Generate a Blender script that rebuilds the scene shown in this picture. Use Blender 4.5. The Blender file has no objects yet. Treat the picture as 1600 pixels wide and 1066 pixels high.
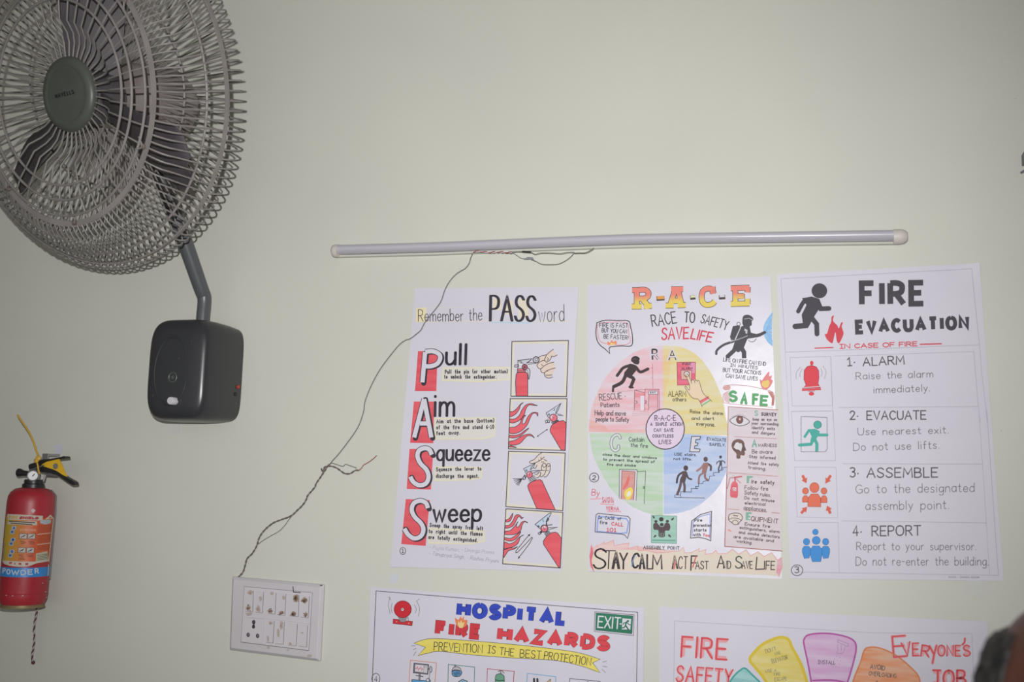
import bpy, bmesh, math, random
from math import sin, cos, pi, radians
from mathutils import Vector, Matrix
from mathutils.geometry import tessellate_polygon

scene = bpy.context.scene
C = scene.collection
rng = random.Random(7)

# ------------------------------------------------------------------ camera
CAM_Z = 1.60
YAW, PITCH, ROLL, FPX = radians(16.0611), radians(8.0781), radians(1.4144), 1641.94
CAM = Vector((0.0, -2.098, CAM_Z))
_f = Vector((-sin(YAW) * cos(PITCH), cos(YAW) * cos(PITCH), sin(PITCH)))
_r = Vector((cos(YAW), sin(YAW), 0.0))
_u = _r.cross(_f)
CR = _r * cos(ROLL) + _u * sin(ROLL)
CU = _u * cos(ROLL) - _r * sin(ROLL)
CF = _f
cam_data = bpy.data.cameras.new('camera')
cam_data.sensor_width = 36.0
cam_data.lens = FPX * 36.0 / 1600.0
cam_data.clip_start = 0.02
cam_data.dof.use_dof = True
cam_data.dof.focus_distance = 2.2
cam_data.dof.aperture_fstop = 3.4
cam = bpy.data.objects.new('camera', cam_data)
M = Matrix((CR, CU, -CF)).transposed().to_4x4()
M.translation = CAM
cam.matrix_world = M
C.objects.link(cam)
scene.camera = cam

# ------------------------------------------------------------------ light
world = bpy.data.worlds.new('world')
scene.world = world
world.use_nodes = True
world.node_tree.nodes['Background'].inputs[0].default_value = (1.0, 0.99, 0.97, 1)
world.node_tree.nodes['Background'].inputs[1].default_value = 0.44

flash_data = bpy.data.lights.new('camera_flash', 'SPOT')       # the flash on the photographer's camera
flash_data.energy = 164.0
flash_data.color = (1.0, 0.99, 0.985)
flash_data.shadow_soft_size = 0.010
flash_data.spot_size = radians(86)
flash_data.spot_blend = 1.0
flash = bpy.data.objects.new('camera_flash', flash_data)
flash.location = CAM + Vector((-0.05, -0.02, 0.13))
flash.rotation_euler = (CF - CR * 0.01 - CU * 0.03).to_track_quat('-Z', 'Y').to_euler()     # it points where the camera points
C.objects.link(flash)

scene.view_settings.view_transform = 'Standard'
scene.view_settings.look = 'None'
scene.view_settings.gamma = 1.0
scene.view_settings.use_curve_mapping = False
scene.view_settings.exposure = 0.0

# ------------------------------------------------------------------ helpers
def ray(x, y):
    return (CR * ((x - 800.0) / FPX) - CU * ((y - 533.0) / FPX) + CF)

def at(x, y, wy=0.0):
    """point of the plane Y = wy seen at photo pixel x, y"""
    d = ray(x, y)
    return CAM + d * ((wy - CAM.y) / d.y)

def lin(h):
    h = h.lstrip('#')
    v = [int(h[i:i + 2], 16) / 255 for i in (0, 2, 4)]
    return tuple(c / 12.92 if c <= 0.04045 else ((c + 0.055) / 1.055) ** 2.4 for c in v) + (1.0,)

def new_mat(name, rough=0.6, col=None, metal=0.0, spec=0.5):
    m = bpy.data.materials.new(name)
    m.use_nodes = True
    b = m.node_tree.nodes['Principled BSDF']
    b.inputs['Roughness'].default_value = rough
    b.inputs['Metallic'].default_value = metal
    b.inputs['Specular IOR Level'].default_value = spec
    if col:
        b.inputs['Base Color'].default_value = lin(col)
    return m, m.node_tree.nodes, m.node_tree.links, b

def noise_mat(name, c1, c2, scale, rough=0.6, bump=0.0, lo=0.4, hi=0.65, metal=0.0, spec=0.5, stretch=(1, 1, 1), detail=4, bscale=None):
    m, n, l, b = new_mat(name, rough, None, metal, spec)
    tc = n.new('ShaderNodeTexCoord'); mp = n.new('ShaderNodeMapping')
    mp.inputs['Scale'].default_value = stretch
    tx = n.new('ShaderNodeTexNoise'); tx.inputs['Scale'].default_value = scale; tx.inputs['Detail'].default_value = detail
    cr = n.new('ShaderNodeValToRGB')
    cr.color_ramp.elements[0].position = lo; cr.color_ramp.elements[0].color = lin(c1)
    cr.color_ramp.elements[1].position = hi; cr.color_ramp.elements[1].color = lin(c2)
    l.new(tc.outputs['Object'], mp.inputs['Vector']); l.new(mp.outputs[0], tx.inputs['Vector'])
    l.new(tx.outputs['Fac'], cr.inputs[0]); l.new(cr.outputs[0], b.inputs['Base Color'])
    if bump:
        t2 = tx
        if bscale:
            t2 = n.new('ShaderNodeTexNoise'); t2.inputs['Scale'].default_value = bscale; t2.inputs['Detail'].default_value = 3
            l.new(tc.outputs['Object'], t2.inputs['Vector'])
        bp = n.new('ShaderNodeBump'); bp.inputs['Strength'].default_value = bump; bp.inputs['Distance'].default_value = 0.002
        l.new(t2.outputs['Fac'], bp.inputs['Height']); l.new(bp.outputs[0], b.inputs['Normal'])
    return m

def root_loc(o):
    v = Vector((0, 0, 0))
    while o is not None:
        v += o.location; o = o.parent
    return v

def thing(name, label, cat, loc, group=None):
    o = bpy.data.objects.new(name, None)
    o.empty_display_size = 0.05
    o.location = loc
    C.objects.link(o)
    o['label'] = label; o['category'] = cat
    if group: o['group'] = group
    return o

class MB:
    """collects shapes in world space and links them as ONE mesh object"""
    def __init__(self):
        self.v = []; self.f = []; self.m = []; self.mats = []
    def mi(self, m):
        if m not in self.mats: self.mats.append(m)
        return self.mats.index(m)
    def add(self, vs, fs, m):
        k = len(self.v); self.v.extend([Vector(p) for p in vs]); i = self.mi(m)
        for f in fs:
            self.f.append([q + k for q in f]); self.m.append(i)
    def tube(self, pts, r, m, n=8, closed=False, caps=True):
        pts = [Vector(p) for p in pts]
        N = len(pts)
        rad = r if isinstance(r, (list, tuple)) else [r] * N
        tg = []
        for i in range(N):
            a = pts[(i - 1) % N] if (closed or i > 0) else pts[i]
            b = pts[(i + 1) % N] if (closed or i < N - 1) else pts[i]
            tg.append((b - a).normalized())
        ref = Vector((0, 0, 1)) if abs(tg[0].z) < 0.9 else Vector((1, 0, 0))
        nx = tg[0].cross(ref).normalized()
        vs = []
        for i in range(N):
            nx = (nx - tg[i] * nx.dot(tg[i])).normalized()
            ny = tg[i].cross(nx)
            for k in range(n):
                a = 2 * pi * k / n
                vs.append(pts[i] + (nx * cos(a) + ny * sin(a)) * rad[i])
        fs = []
        for i in range(N if closed else N - 1):
            j = (i + 1) % N
            for k in range(n):
                fs.append((i * n + k, i * n + (k + 1) % n, j * n + (k + 1) % n, j * n + k))
        if caps and not closed:
            fs.append(tuple(range(n))[::-1]); fs.append(tuple((N - 1) * n + k for k in range(n)))
        self.add(vs, fs, m)
    def lathe(self, prof, org, axis, m, n=32, u=None, cap0=True, cap1=True, sx=1.0):
        """prof: list of (radius, height along axis)"""
        axis = Vector(axis).normalized(); org = Vector(org)
        if u is None:
            u = axis.cross(Vector((0, 0, 1)) if abs(axis.z) < 0.9 else Vector((1, 0, 0))).normalized()
        w = axis.cross(u)
        vs = []; fs = []
        for r, h in prof:
            for k in range(n):
                a = 2 * pi * k / n
                vs.append(org + axis * h + (u * cos(a) * sx + w * sin(a)) * r)
        for i in range(len(prof) - 1):
            for k in range(n):
                fs.append((i * n + k, i * n + (k + 1) % n, (i + 1) * n + (k + 1) % n, (i + 1) * n + k))
        if cap0: fs.append(tuple(range(n))[::-1])
        if cap1: fs.append(tuple((len(prof) - 1) * n + k for k in range(n)))
        self.add(vs, fs, m)
    def rings(self, rs, m, cap0=True, cap1=True):
        n = len(rs[0]); vs = [p for r in rs for p in r]; fs = []
        for i in range(len(rs) - 1):
            for k in range(n):
                fs.append((i * n + k, i * n + (k + 1) % n, (i + 1) * n + (k + 1) % n, (i + 1) * n + k))
        if cap0: fs.append(tuple(range(n))[::-1])
        if cap1: fs.append(tuple((len(rs) - 1) * n + k for k in range(n)))
        self.add(vs, fs, m)
    def box(self, o, ex, ey, ez, m):
        o = Vector(o); ex = Vector(ex); ey = Vector(ey); ez = Vector(ez)
        vs = [o + ex * i + ey * j + ez * k for k in (-1, 1) for j in (-1, 1) for i in (-1, 1)]
        self.add(vs, [(0, 2, 3, 1), (4, 5, 7, 6), (0, 1, 5, 4), (2, 6, 7, 3), (0, 4, 6, 2), (1, 3, 7, 5)], m)
    def prism(self, quad_front, depth_vec, m):
        a = [Vector(p) for p in quad_front]; n = len(a); b = [p + Vector(depth_vec) for p in a]
        fs = [tuple(range(n)), tuple(range(2 * n - 1, n - 1, -1))]
        for i in range(n):
            j = (i + 1) % n; fs.append((j, i, i + n, j + n))
        self.add(a + b, fs, m)
    def build(self, name, parent=None, smooth=True, bevel=0.0, fixn=True, angle=40):
        off = root_loc(parent) if parent is not None else Vector((0, 0, 0))
        me = bpy.data.meshes.new(name)
        me.from_pydata([p - off for p in self.v], [], self.f)
        for m in self.mats: me.materials.append(m)
        me.polygons.foreach_set('material_index', self.m)
        if fixn:
            bm = bmesh.new(); bm.from_mesh(me)
            bmesh.ops.recalc_face_normals(bm, faces=bm.faces); bm.to_mesh(me); bm.free()
        if smooth:
            me.polygons.foreach_set('use_smooth', [True] * len(me.polygons))
            try: me.set_sharp_from_angle(angle=radians(angle))
            except Exception: pass
        me.update()
        o = bpy.data.objects.new(name, me)
        C.objects.link(o)
        if parent is not None: o.parent = parent
        if bevel:
            b = o.modifiers.new('bevel', 'BEVEL'); b.width = bevel; b.segments = 2; b.limit_method = 'ANGLE'
        return o

def tag(o, label, cat, group=None):
    o['label'] = label; o['category'] = cat
    if group: o['group'] = group
    return o

def catmull(pts, closed=False, k=6):
    P = [tuple(p) for p in pts]; n = len(P); out = []
    D = len(P[0])
    for i in range(n if closed else n - 1):
        p1 = P[i]; p2 = P[(i + 1) % n]
        p0 = P[i - 1] if (closed or i > 0) else tuple(2 * a - b for a, b in zip(p1, p2))
        p3 = P[(i + 2) % n] if (closed or i + 2 < n) else tuple(2 * b - a for a, b in zip(p1, p2))
        for s in range(k):
            t = s / k
            out.append(tuple(0.5 * (2 * b + (c - a) * t + (2 * a - 5 * b + 4 * c - d) * t * t + (3 * b - a - 3 * c + d) * t ** 3)
                             for a, b, c, d in zip(p0, p1, p2, p3)))
    if not closed: out.append(P[-1])
    return out

# ------------------------------------------------------------------ room shell
def wall_material():
    m, n, l, b = new_mat('painted_plaster', 0.55, None, 0, 0.35)
    tc = n.new('ShaderNodeTexCoord')
    t1 = n.new('ShaderNodeTexNoise'); t1.inputs['Scale'].default_value = 3.0; t1.inputs['Detail'].default_value = 5
    cr = n.new('ShaderNodeValToRGB')
    cr.color_ramp.elements[0].position = 0.3; cr.color_ramp.elements[0].color = lin('#c9cac1')
    cr.color_ramp.elements[1].position = 0.7; cr.color_ramp.elements[1].color = lin('#cecfc5')
    t2 = n.new('ShaderNodeTexNoise'); t2.inputs['Scale'].default_value = 38.0; t2.inputs['Detail'].default_value = 2
    sp = n.new('ShaderNodeValToRGB')
    sp.color_ramp.elements[0].position = 0.775; sp.color_ramp.elements[0].color = (0, 0, 0, 1)
    sp.color_ramp.elements[1].position = 0.80; sp.color_ramp.elements[1].color = (0.6, 0.6, 0.6, 1)
    mx = n.new('ShaderNodeMix'); mx.data_type = 'RGBA'
    mx.inputs['B'].default_value = lin('#8d8b7e')
    t3 = n.new('ShaderNodeTexNoise'); t3.inputs['Scale'].default_value = 130.0; t3.inputs['Detail'].default_value = 4
    bp = n.new('ShaderNodeBump'); bp.inputs['Strength'].default_value = 0.10; bp.inputs['Distance'].default_value = 0.002
    for t in (t1, t2, t3): l.new(tc.outputs['Object'], t.inputs['Vector'])
    l.new(t1.outputs['Fac'], cr.inputs[0]); l.new(t2.outputs['Fac'], sp.inputs[0])
    l.new(cr.outputs[0], mx.inputs['A']); l.new(sp.outputs[0], mx.inputs['Factor'])
    l.new(mx.outputs['Result'], b.inputs['Base Color'])
    l.new(t3.outputs['Fac'], bp.inputs['Height']); l.new(bp.outputs[0], b.inputs['Normal'])
    return m
MW = wall_material()
MFLOOR = noise_mat('grey_floor_tile', '#8f8c84', '#a19d94', 6.0, 0.4)
MCEIL = noise_mat('white_ceiling_paint', '#d6d6d0', '#dcdcd6', 4.0, 0.8)
def slab(name, x0, x1, y0, y1, z0, z1, m):
    b = MB(); b.box(((x0 + x1) / 2, (y0 + y1) / 2, (z0 + z1) / 2), ((x1 - x0) / 2, 0, 0), (0, (y1 - y0) / 2, 0), (0, 0, (z1 - z0) / 2), m)
    o = b.build(name, None, smooth=False); o['kind'] = 'structure'; return o
slab('wall_back', -3.6, 2.6, 0.0, 0.12, 0.0, 3.3, MW)
slab('wall_left', -3.72, -3.6, -4.6, 0.12, 0.0, 3.3, MW)
slab('wall_right', 2.6, 2.72, -4.6, 0.12, 0.0, 3.3, MW)
slab('floor', -3.72, 2.72, -4.6, 0.12, -0.1, 0.0, MFLOOR)
slab('ceiling', -3.72, 2.72, -4.6, 0.12, 3.3, 3.4, MCEIL)
# ------------------------------------------------------------------ pens: a single-stroke hand lettering alphabet and flat ink shapes
G = {}
def _g(s):
    for ln in s.strip().split('\n'):
        ch, w, st = ln.strip().split(' ', 2)
        strokes = []
        for q in st.split(';'):
            q = q.strip(); sm = q.startswith('~'); q = q.lstrip('~')
            pts = [tuple(float(a) for a in p.split(',')) for p in q.split()]
            strokes.append(catmull(pts, False, 4) if sm else pts)
        G[ch] = (float(w), strokes)
_g('''A 7 0,0 3.5,10 7,0; 1.3,3.6 5.7,3.6
B 5.8 0,0 0,10; ~0,10 3,10 4.9,9 4.9,6.6 3,5.3 0,5.2; ~0,5.2 3.4,5.2 5.6,4 5.6,1.4 3.4,0 0,0
C 6.2 ~6.1,8.2 4,9.9 1.6,9.1 .1,6.3 .1,3.7 1.6,.9 4,.1 6.2,1.8
D 6.3 0,0 0,10; ~0,10 3,9.8 5.6,8.2 6.3,5 5.6,1.8 3,.2 0,0
E 5.4 5.4,10 0,10 0,0 5.4,0; 0,5.2 4.5,5.2
F 5.3 5.3,10 0,10 0,0; 0,5.2 4.4,5.2
G 6.6 ~6.2,8.3 4,9.9 1.6,9.1 .1,6.3 .1,3.7 1.6,.9 4,.1 6.4,1.6; 6.5,.8 6.5,4.6 3.8,4.6
H 6.4 0,0 0,10; 6.4,0 6.4,10; 0,5.2 6.4,5.2
I .6 .3,10 .3,0
| 4.4 0,10 4.4,10; 2.2,10 2.2,0; 0,0 4.4,0
J 5 0,10 5,10; ~3.2,10 3.2,3 2.6,.6 1.2,0 0,1.6
K 5.8 0,0 0,10; 5.6,10 0,4.4; 1.7,5.8 5.8,0
L 4.8 0,10 0,0 4.8,0
M 7.8 0,0 .5,10 3.9,3 7.3,10 7.8,0
N 6.4 0,0 0,10 6.4,0 6.4,10
O 7.2 ~3.6,10 1.2,8.9 .1,6.3 .1,3.7 1.2,1.1 3.6,0 6,1.1 7.1,3.7 7.1,6.3 6,8.9 3.6,10
P 5.4 0,0 0,10; ~0,10 3,10 5,9 5.4,7.4 4.8,5.6 3,4.8 0,4.7
Q 7.2 ~3.6,10 1.2,8.9 .1,6.3 .1,3.7 1.2,1.1 3.6,0 6,1.1 7.1,3.7 7.1,6.3 6,8.9 3.6,10; 4.6,2.2 7.2,-.6
R 5.9 0,0 0,10; ~0,10 3,10 5,9 5.3,7.4 4.8,5.7 3,4.9 0,4.8; 2.6,4.8 5.9,0
S 5.6 ~5.4,8.5 4.2,9.7 2.6,10 1,9.2 .4,7.5 1.2,6 2.9,5.1 4.7,4 5.5,2.4 4.7,.8 2.8,0 1,.4 0,1.8
T 6.2 0,10 6.2,10; 3.1,10 3.1,0
U 6.2 ~0,10 0,6 .1,2.8 1.2,.5 3.1,0 5,.5 6.1,2.8 6.2,6 6.2,10
V 6.4 0,10 3.2,0 6.4,10
W 9 0,10 2.3,0 4.5,8 6.7,0 9,10
X 6.2 0,10 6.2,0; 6.2,10 0,0
Y 6.2 0,10 3.1,5; 6.2,10 3.1,5 3.1,0
Z 6 0,10 6,10 0,0 6,0
a 4.6 ~4.4,5.1 3.2,6 1.6,5.8 .3,4.2 .1,2.2 1,.3 2.4,.1 3.8,1 4.5,2.6; 4.6,6 4.6,0
b 4.6 0,10 0,0; ~0,3.8 1.2,5.6 2.8,6 4.2,5 4.6,3 4,.9 2.6,0 1,.3 0,1.6
c 4 ~4,5 2.6,6 1.2,5.6 .1,4 .1,2 1.2,.4 2.6,0 4,1
d 4.6 4.6,10 4.6,0; ~4.6,4.2 3.4,5.8 1.8,5.9 .4,4.6 0,2.8 .6,.8 2,0 3.6,.5 4.6,2
e 4.4 ~.1,3.1 2.2,3.2 4.3,3.3 4,5 2.6,6 1.1,5.5 .1,3.6 .3,1.5 1.5,.1 3,.1 4.4,1.2
f 3.3 ~3.3,9.4 2.3,10 1.5,9 1.3,7 1.3,0; 0,6 3,6
g 4.6 ~4.5,5.1 3.2,6 1.6,5.8 .3,4.3 .1,2.4 1,.5 2.4,.2 3.8,1.2 4.5,2.8; ~4.6,6 4.6,1 4.4,-2 3.2,-3.3 1.4,-3.3 .3,-2.4
h 4.3 0,10 0,0; ~0,3.8 1.2,5.6 2.6,6 3.9,5.2 4.3,3.6 4.3,0
i .6 .3,6 .3,0; .3,8.3 .3,8.7
j 2 ~2,6 2,1 1.8,-2 .9,-3.2 0,-2.8; 2,8.3 2,8.7
k 4.1 0,10 0,0; 3.8,6 0,2.6; 1.3,3.7 4.1,0
l .6 .3,10 .3,0
m 7 0,6 0,0; ~0,4 1,5.6 2.2,6 3.2,5.2 3.5,3.6 3.5,0; ~3.5,4 4.5,5.6 5.7,6 6.7,5.2 7,3.6 7,0
n 4.3 0,6 0,0; ~0,3.8 1.2,5.6 2.6,6 3.9,5.2 4.3,3.6 4.3,0
o 4.6 ~2.3,6 .8,5.3 0,3 .8,.7 2.3,0 3.8,.7 4.6,3 3.8,5.3 2.3,6
p 4.6 0,6 0,-3.4; ~0,3.9 1.2,5.6 2.8,6 4.2,5 4.6,3 4,.9 2.6,0 1,.3 0,1.6
q 4.6 ~4.6,4.2 3.4,5.8 1.8,5.9 .4,4.6 0,2.8 .6,.8 2,0 3.6,.5 4.6,2; 4.6,6 4.6,-3.4
r 3 0,6 0,0; ~0,3.6 .8,5.2 1.9,6 3,5.8
s 3.8 ~3.6,5.2 2.2,6 .8,5.6 .4,4.4 1.2,3.5 2.6,2.8 3.5,1.8 3.1,.4 1.7,0 0,.8
t 3.2 ~1.3,9 1.3,4 1.4,1.2 2.1,.1 3.2,.6; 0,6.2 3,6.2
u 4.4 ~0,6 0,3 .3,.9 1.6,0 3.2,.6 4.3,2.2; 4.4,6 4.4,0
v 4.2 0,6 2.1,0 4.2,6
w 6.4 0,6 1.6,0 3.2,5.4 4.8,0 6.4,6
x 4 0,6 4,0; 4,6 0,0
y 4.2 0,6 2.2,.6; ~4.2,6 2.2,.6 1.2,-2 0,-3.3
z 4 0,6 4,6 0,0 4,0
0 5.6 ~2.8,10 .8,8.6 .1,5 .8,1.4 2.8,0 4.8,1.4 5.5,5 4.8,8.6 2.8,10
1 3.4 0,7.6 1.8,10 1.8,0; 0,0 3.4,0
2 5 ~.2,7.8 1.4,9.7 3.4,9.8 4.8,8 4.2,5.6 2.2,2.8 0,0; 0,0 5,0
3 4.8 ~.2,9 2,10 4.2,9 4.2,6.6 2,5.4; ~2,5.4 4.4,4.6 4.6,1.6 2.4,0 0,1
4 5 3.6,0 3.6,10 0,3 5,3
6 4.8 ~4.2,9.6 1.8,8 .2,4 .6,1 2.4,0 4.4,1.2 4.6,3.4 3,5 1,4.4 .3,3
. .8 .2,0 .5,.4
, .8 .5,.6 0,-1.4
- 3.2 0,4.4 3.2,4.4
~ 3.4 ~0,4 1,5 2.2,4 3.4,5
' .8 .5,10 .2,7.6
! .8 .4,10 .4,3; .4,.6 .4,.2
( 2 ~2,11 .3,8 .3,3 2,-1
) 2 ~0,11 1.7,8 1.7,3 0,-1
: .6 .2,5 .4,5.4; .2,.6 .4,1
· 1.4 .5,3.4 .9,3.8''')

INK = {}
def ink(spec):
    """'#rrggbb' plain ink, '#a~#b' coloured pencil of two tones, 'grad|#bottom|#top|z0|z1' paint blending upwards, leading 'g' = glossy print"""
    if spec in INK: return INK[spec]
    if spec.startswith('grad|'):
        _, c0, c1, z0, z1 = spec.split('|')
        m, n, l, b = new_mat('pencil_blend', 0.6)
        ge = n.new('ShaderNodeNewGeometry'); sx = n.new('ShaderNodeSeparateXYZ'); mr = n.new('ShaderNodeMapRange')
        mr.inputs['From Min'].default_value = float(z0); mr.inputs['From Max'].default_value = float(z1)
        cr = n.new('ShaderNodeValToRGB')
        cr.color_ramp.elements[0].position = 0.3; cr.color_ramp.elements[0].color = lin(c0)
        cr.color_ramp.elements[1].position = 0.6; cr.color_ramp.elements[1].color = lin(c1)
        l.new(ge.outputs['Position'], sx.inputs[0]); l.new(sx.outputs['Z'], mr.inputs['Value'])
        l.new(mr.outputs[0], cr.inputs[0]); l.new(cr.outputs[0], b.inputs['Base Color'])
    elif spec.startswith('gradx|'):
        _, c0, c1, x0, x1 = spec.split('|')
        m, n, l, b = new_mat('print_blend', 0.5)
        ge = n.new('ShaderNodeNewGeometry'); sx = n.new('ShaderNodeSeparateXYZ'); mr = n.new('ShaderNodeMapRange')
        mr.inputs['From Min'].default_value = float(x0); mr.inputs['From Max'].default_value = float(x1)
        cr = n.new('ShaderNodeValToRGB')
        cr.color_ramp.elements[0].color = lin(c0); cr.color_ramp.elements[1].color = lin(c1)
        l.new(ge.outputs['Position'], sx.inputs[0]); l.new(sx.outputs['X'], mr.inputs['Value'])
        l.new(mr.outputs[0], cr.inputs[0]); l.new(cr.outputs[0], b.inputs['Base Color'])
    elif '~' in spec:
        c1, c2 = spec.split('~')[:2]
        m = noise_mat('coloured_pencil', c1, c2, 9.0, 0.6, 0, 0.38, 0.62, spec=0.3, stretch=(1.2, 1, 9), detail=5)
    else:
        m = new_mat('ink', 0.6, spec, 0, 0.3)[0]
    INK[spec] = m
    return m

class Surf:
    """maps a photo pixel and a lift to a point on a surface"""
    def __init__(self, fn): self.fn = fn
    def __call__(self, x, y, lift): return self.fn(x, y, lift)

class Pen:
    def __init__(self, surf, base=0.0003, step=0.00015, fine=20.0):
        self.fine = fine; self.s = surf; self.mb = MB(); self.base = base; self.step = step; self.view(0, 0, 1)
    def view(self, ox, oy, s):
        self.ox, self.oy, self.k = ox, oy, s; return self
    def P(self, p): return (self.ox + p[0] / self.k, self.oy + p[1] / self.k)
    def _emit(self, pts2, faces, col, layer):
        lift = self.base + layer * self.step
        self.mb.add([self.s(x, y, lift) for x, y in pts2], faces, ink(col))
    def fill(self, pts, col, layer=0, smooth=False):
        pts = [self.P(p) for p in pts]
        if smooth: pts = catmull(pts, True, 6)
        tri = tessellate_polygon([[Vector((x, y, 0)) for x, y in pts]])
        out = []; stack = [tuple(pts[i] for i in t) for t in tri]
        while stack:
            t = stack.pop()
            L = [((t[i][0] - t[(i + 1) % 3][0]) ** 2 + (t[i][1] - t[(i + 1) % 3][1]) ** 2, i) for i in range(3)]
            m, i = max(L)
            if m > self.fine ** 2:
                a, b, c = t[i], t[(i + 1) % 3], t[(i + 2) % 3]
                q = ((a[0] + b[0]) / 2, (a[1] + b[1]) / 2)
                stack += [(a, q, c), (q, b, c)]
            else: out.append(t)
        vs = []; fs = []
        for t in out:
            k = len(vs); vs += list(t); fs.append((k, k + 1, k + 2))
        self._emit(vs, fs, col, layer)
    def line(self, pts, w, col, layer=1, smooth=False, closed=False, cap=True, raw=False):
        if not raw: pts = [self.P(p) for p in pts]
        if smooth: pts = catmull(pts, closed, 5)
        q = []
        n = len(pts)
        for i in range(n if closed else n - 1):
            a = pts[i]; b = pts[(i + 1) % n]; d = math.hypot(b[0] - a[0], b[1] - a[1])
            if d < 1e-6: continue
            m = max(1, int(d / (self.fine * 0.6)))
            for j in range(m): q.append((a[0] + (b[0] - a[0]) * j / m, a[1] + (b[1] - a[1]) * j / m))
        if not closed: q.append(pts[-1])
        N = len(q)
        if N < 2: return
        L = []; R = []; h = w / 2
        for i in range(N):
            def dr(a, b):
                x, y = b[0] - a[0], b[1] - a[1]; d = math.hypot(x, y) or 1; return x / d, y / d
            d1 = dr(q[i - 1], q[i]) if (closed or i > 0) else None
            d2 = dr(q[i], q[(i + 1) % N]) if (closed or i < N - 1) else None
            d1 = d1 or d2; d2 = d2 or d1
            n1 = (-d1[1], d1[0]); n2 = (-d2[1], d2[0])
            mx, my = n1[0] + n2[0], n1[1] + n2[1]; mm = math.hypot(mx, my)
            if mm < 0.25: mx, my, s = n1[0], n1[1], 1.0
            else:
                mx, my = mx / mm, my / mm; s = min(1 / max(mx * n1[0] + my * n1[1], 0.3), 1.7)
            L.append((q[i][0] + mx * h * s, q[i][1] + my * h * s)); R.append((q[i][0] - mx * h * s, q[i][1] - my * h * s))
        vs = L + R; fs = []
        for i in range(N if closed else N - 1):
            j = (i + 1) % N; fs.append((i, j, N + j, N + i))
        if cap and not closed and w > 0.9:
            for e, o in ((0, 1), (N - 1, N - 2)):
                dx, dy = q[e][0] - q[o][0], q[e][1] - q[o][1]; d = math.hypot(dx, dy) or 1; dx /= d; dy /= d
                k = len(vs); vs.append(q[e]); m = 6
                for t in range(m + 1):
                    a = -pi / 2 + pi * t / m
                    vs.append((q[e][0] + h * (dx * cos(a) - dy * sin(a)), q[e][1] + h * (dy * cos(a) + dx * sin(a))))
                for t in range(m): fs.append((k, k + 1 + t, k + 2 + t))
        self._emit(vs, fs, col, layer)
    def circle(self, c, rx, ry=None, fill=None, line=None, w=1.0, layer=1, a0=0, a1=360):
        ry = ry or rx
        full = abs(a1 - a0) >= 360
        n = 28
        pts = [(c[0] + rx * cos(radians(a0 + (a1 - a0) * i / n)), c[1] + ry * sin(radians(a0 + (a1 - a0) * i / n))) for i in range(n if full else n + 1)]
        if fill: self.fill(pts, fill, layer)
        if line: self.line(pts, w, line, layer + 1, closed=full)
    def text(self, s, p0, p1, h, w, col, layer=2, slant=0.0, jit=0.25, cap=True, dx=0, dy=0, bold2=0.0, gap=2.1, sp=4.2):
        p0 = self.P((p0[0] + dx, p0[1] + dy)); p1 = self.P((p1[0] + dx, p1[1] + dy)); h = h / self.k
        thick = w / h > 0.17
        ux, uy = p1[0] - p0[0], p1[1] - p0[1]; D = math.hypot(ux, uy); ux /= D; uy /= D
        vx, vy = uy, -ux
        inset = w if thick else 0
        sy = (h - inset) / 10
        lay = []
        if thick:                                            # a broad pen: keep a clear gap between the outlines of the letters
            gs = [G[c] for c in s if c != ' ']; ga = w + 0.07 * h; ns = s.count(' ')
            sx = max(0.2, (D - w - (len(gs) - 1) * ga - ns * 0.7 * h) / max(sum(g[0] for g in gs), 0.1)); cur = 0
            for ch in s:
                if ch == ' ': cur += 0.7 * h; continue
                lay.append((cur / sx, G[ch])); cur += G[ch][0] * sx + ga
        else:
            tot = 0
            for ch in s:
                if ch == ' ': tot += sp; continue
                g = G[ch]; lay.append((tot, g)); tot += g[0] + gap
            tot -= gap; sx = D / tot
        r = random.Random(sum(map(ord, s)) + int(p0[0]))
        for x, g in lay:
            jy = r.uniform(-jit, jit); jr = r.uniform(-jit, jit) * 0.04; js = 1 + r.uniform(-jit, jit) * 0.12
            for st in g[1]:
                pts = []
                for a, b in st:
                    b2 = b * js + jy; a2 = a + b * (slant + jr)
                    X = (x + a2) * sx + inset / 2; Y = b2 * sy + inset / 2
                    pts.append((p0[0] + ux * X + vx * Y, p0[1] + uy * X + vy * Y))
                self.line(pts, w, col, layer, raw=True, cap=cap)
                if bold2: self.line([(a + bold2, b) for a, b in pts], w, col, layer, raw=True, cap=cap)
    def build(self, name, parent, label=None):
        o = self.mb.build(name, parent, smooth=False, fixn=False)
        if label: o['label'] = label
        return o

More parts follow.
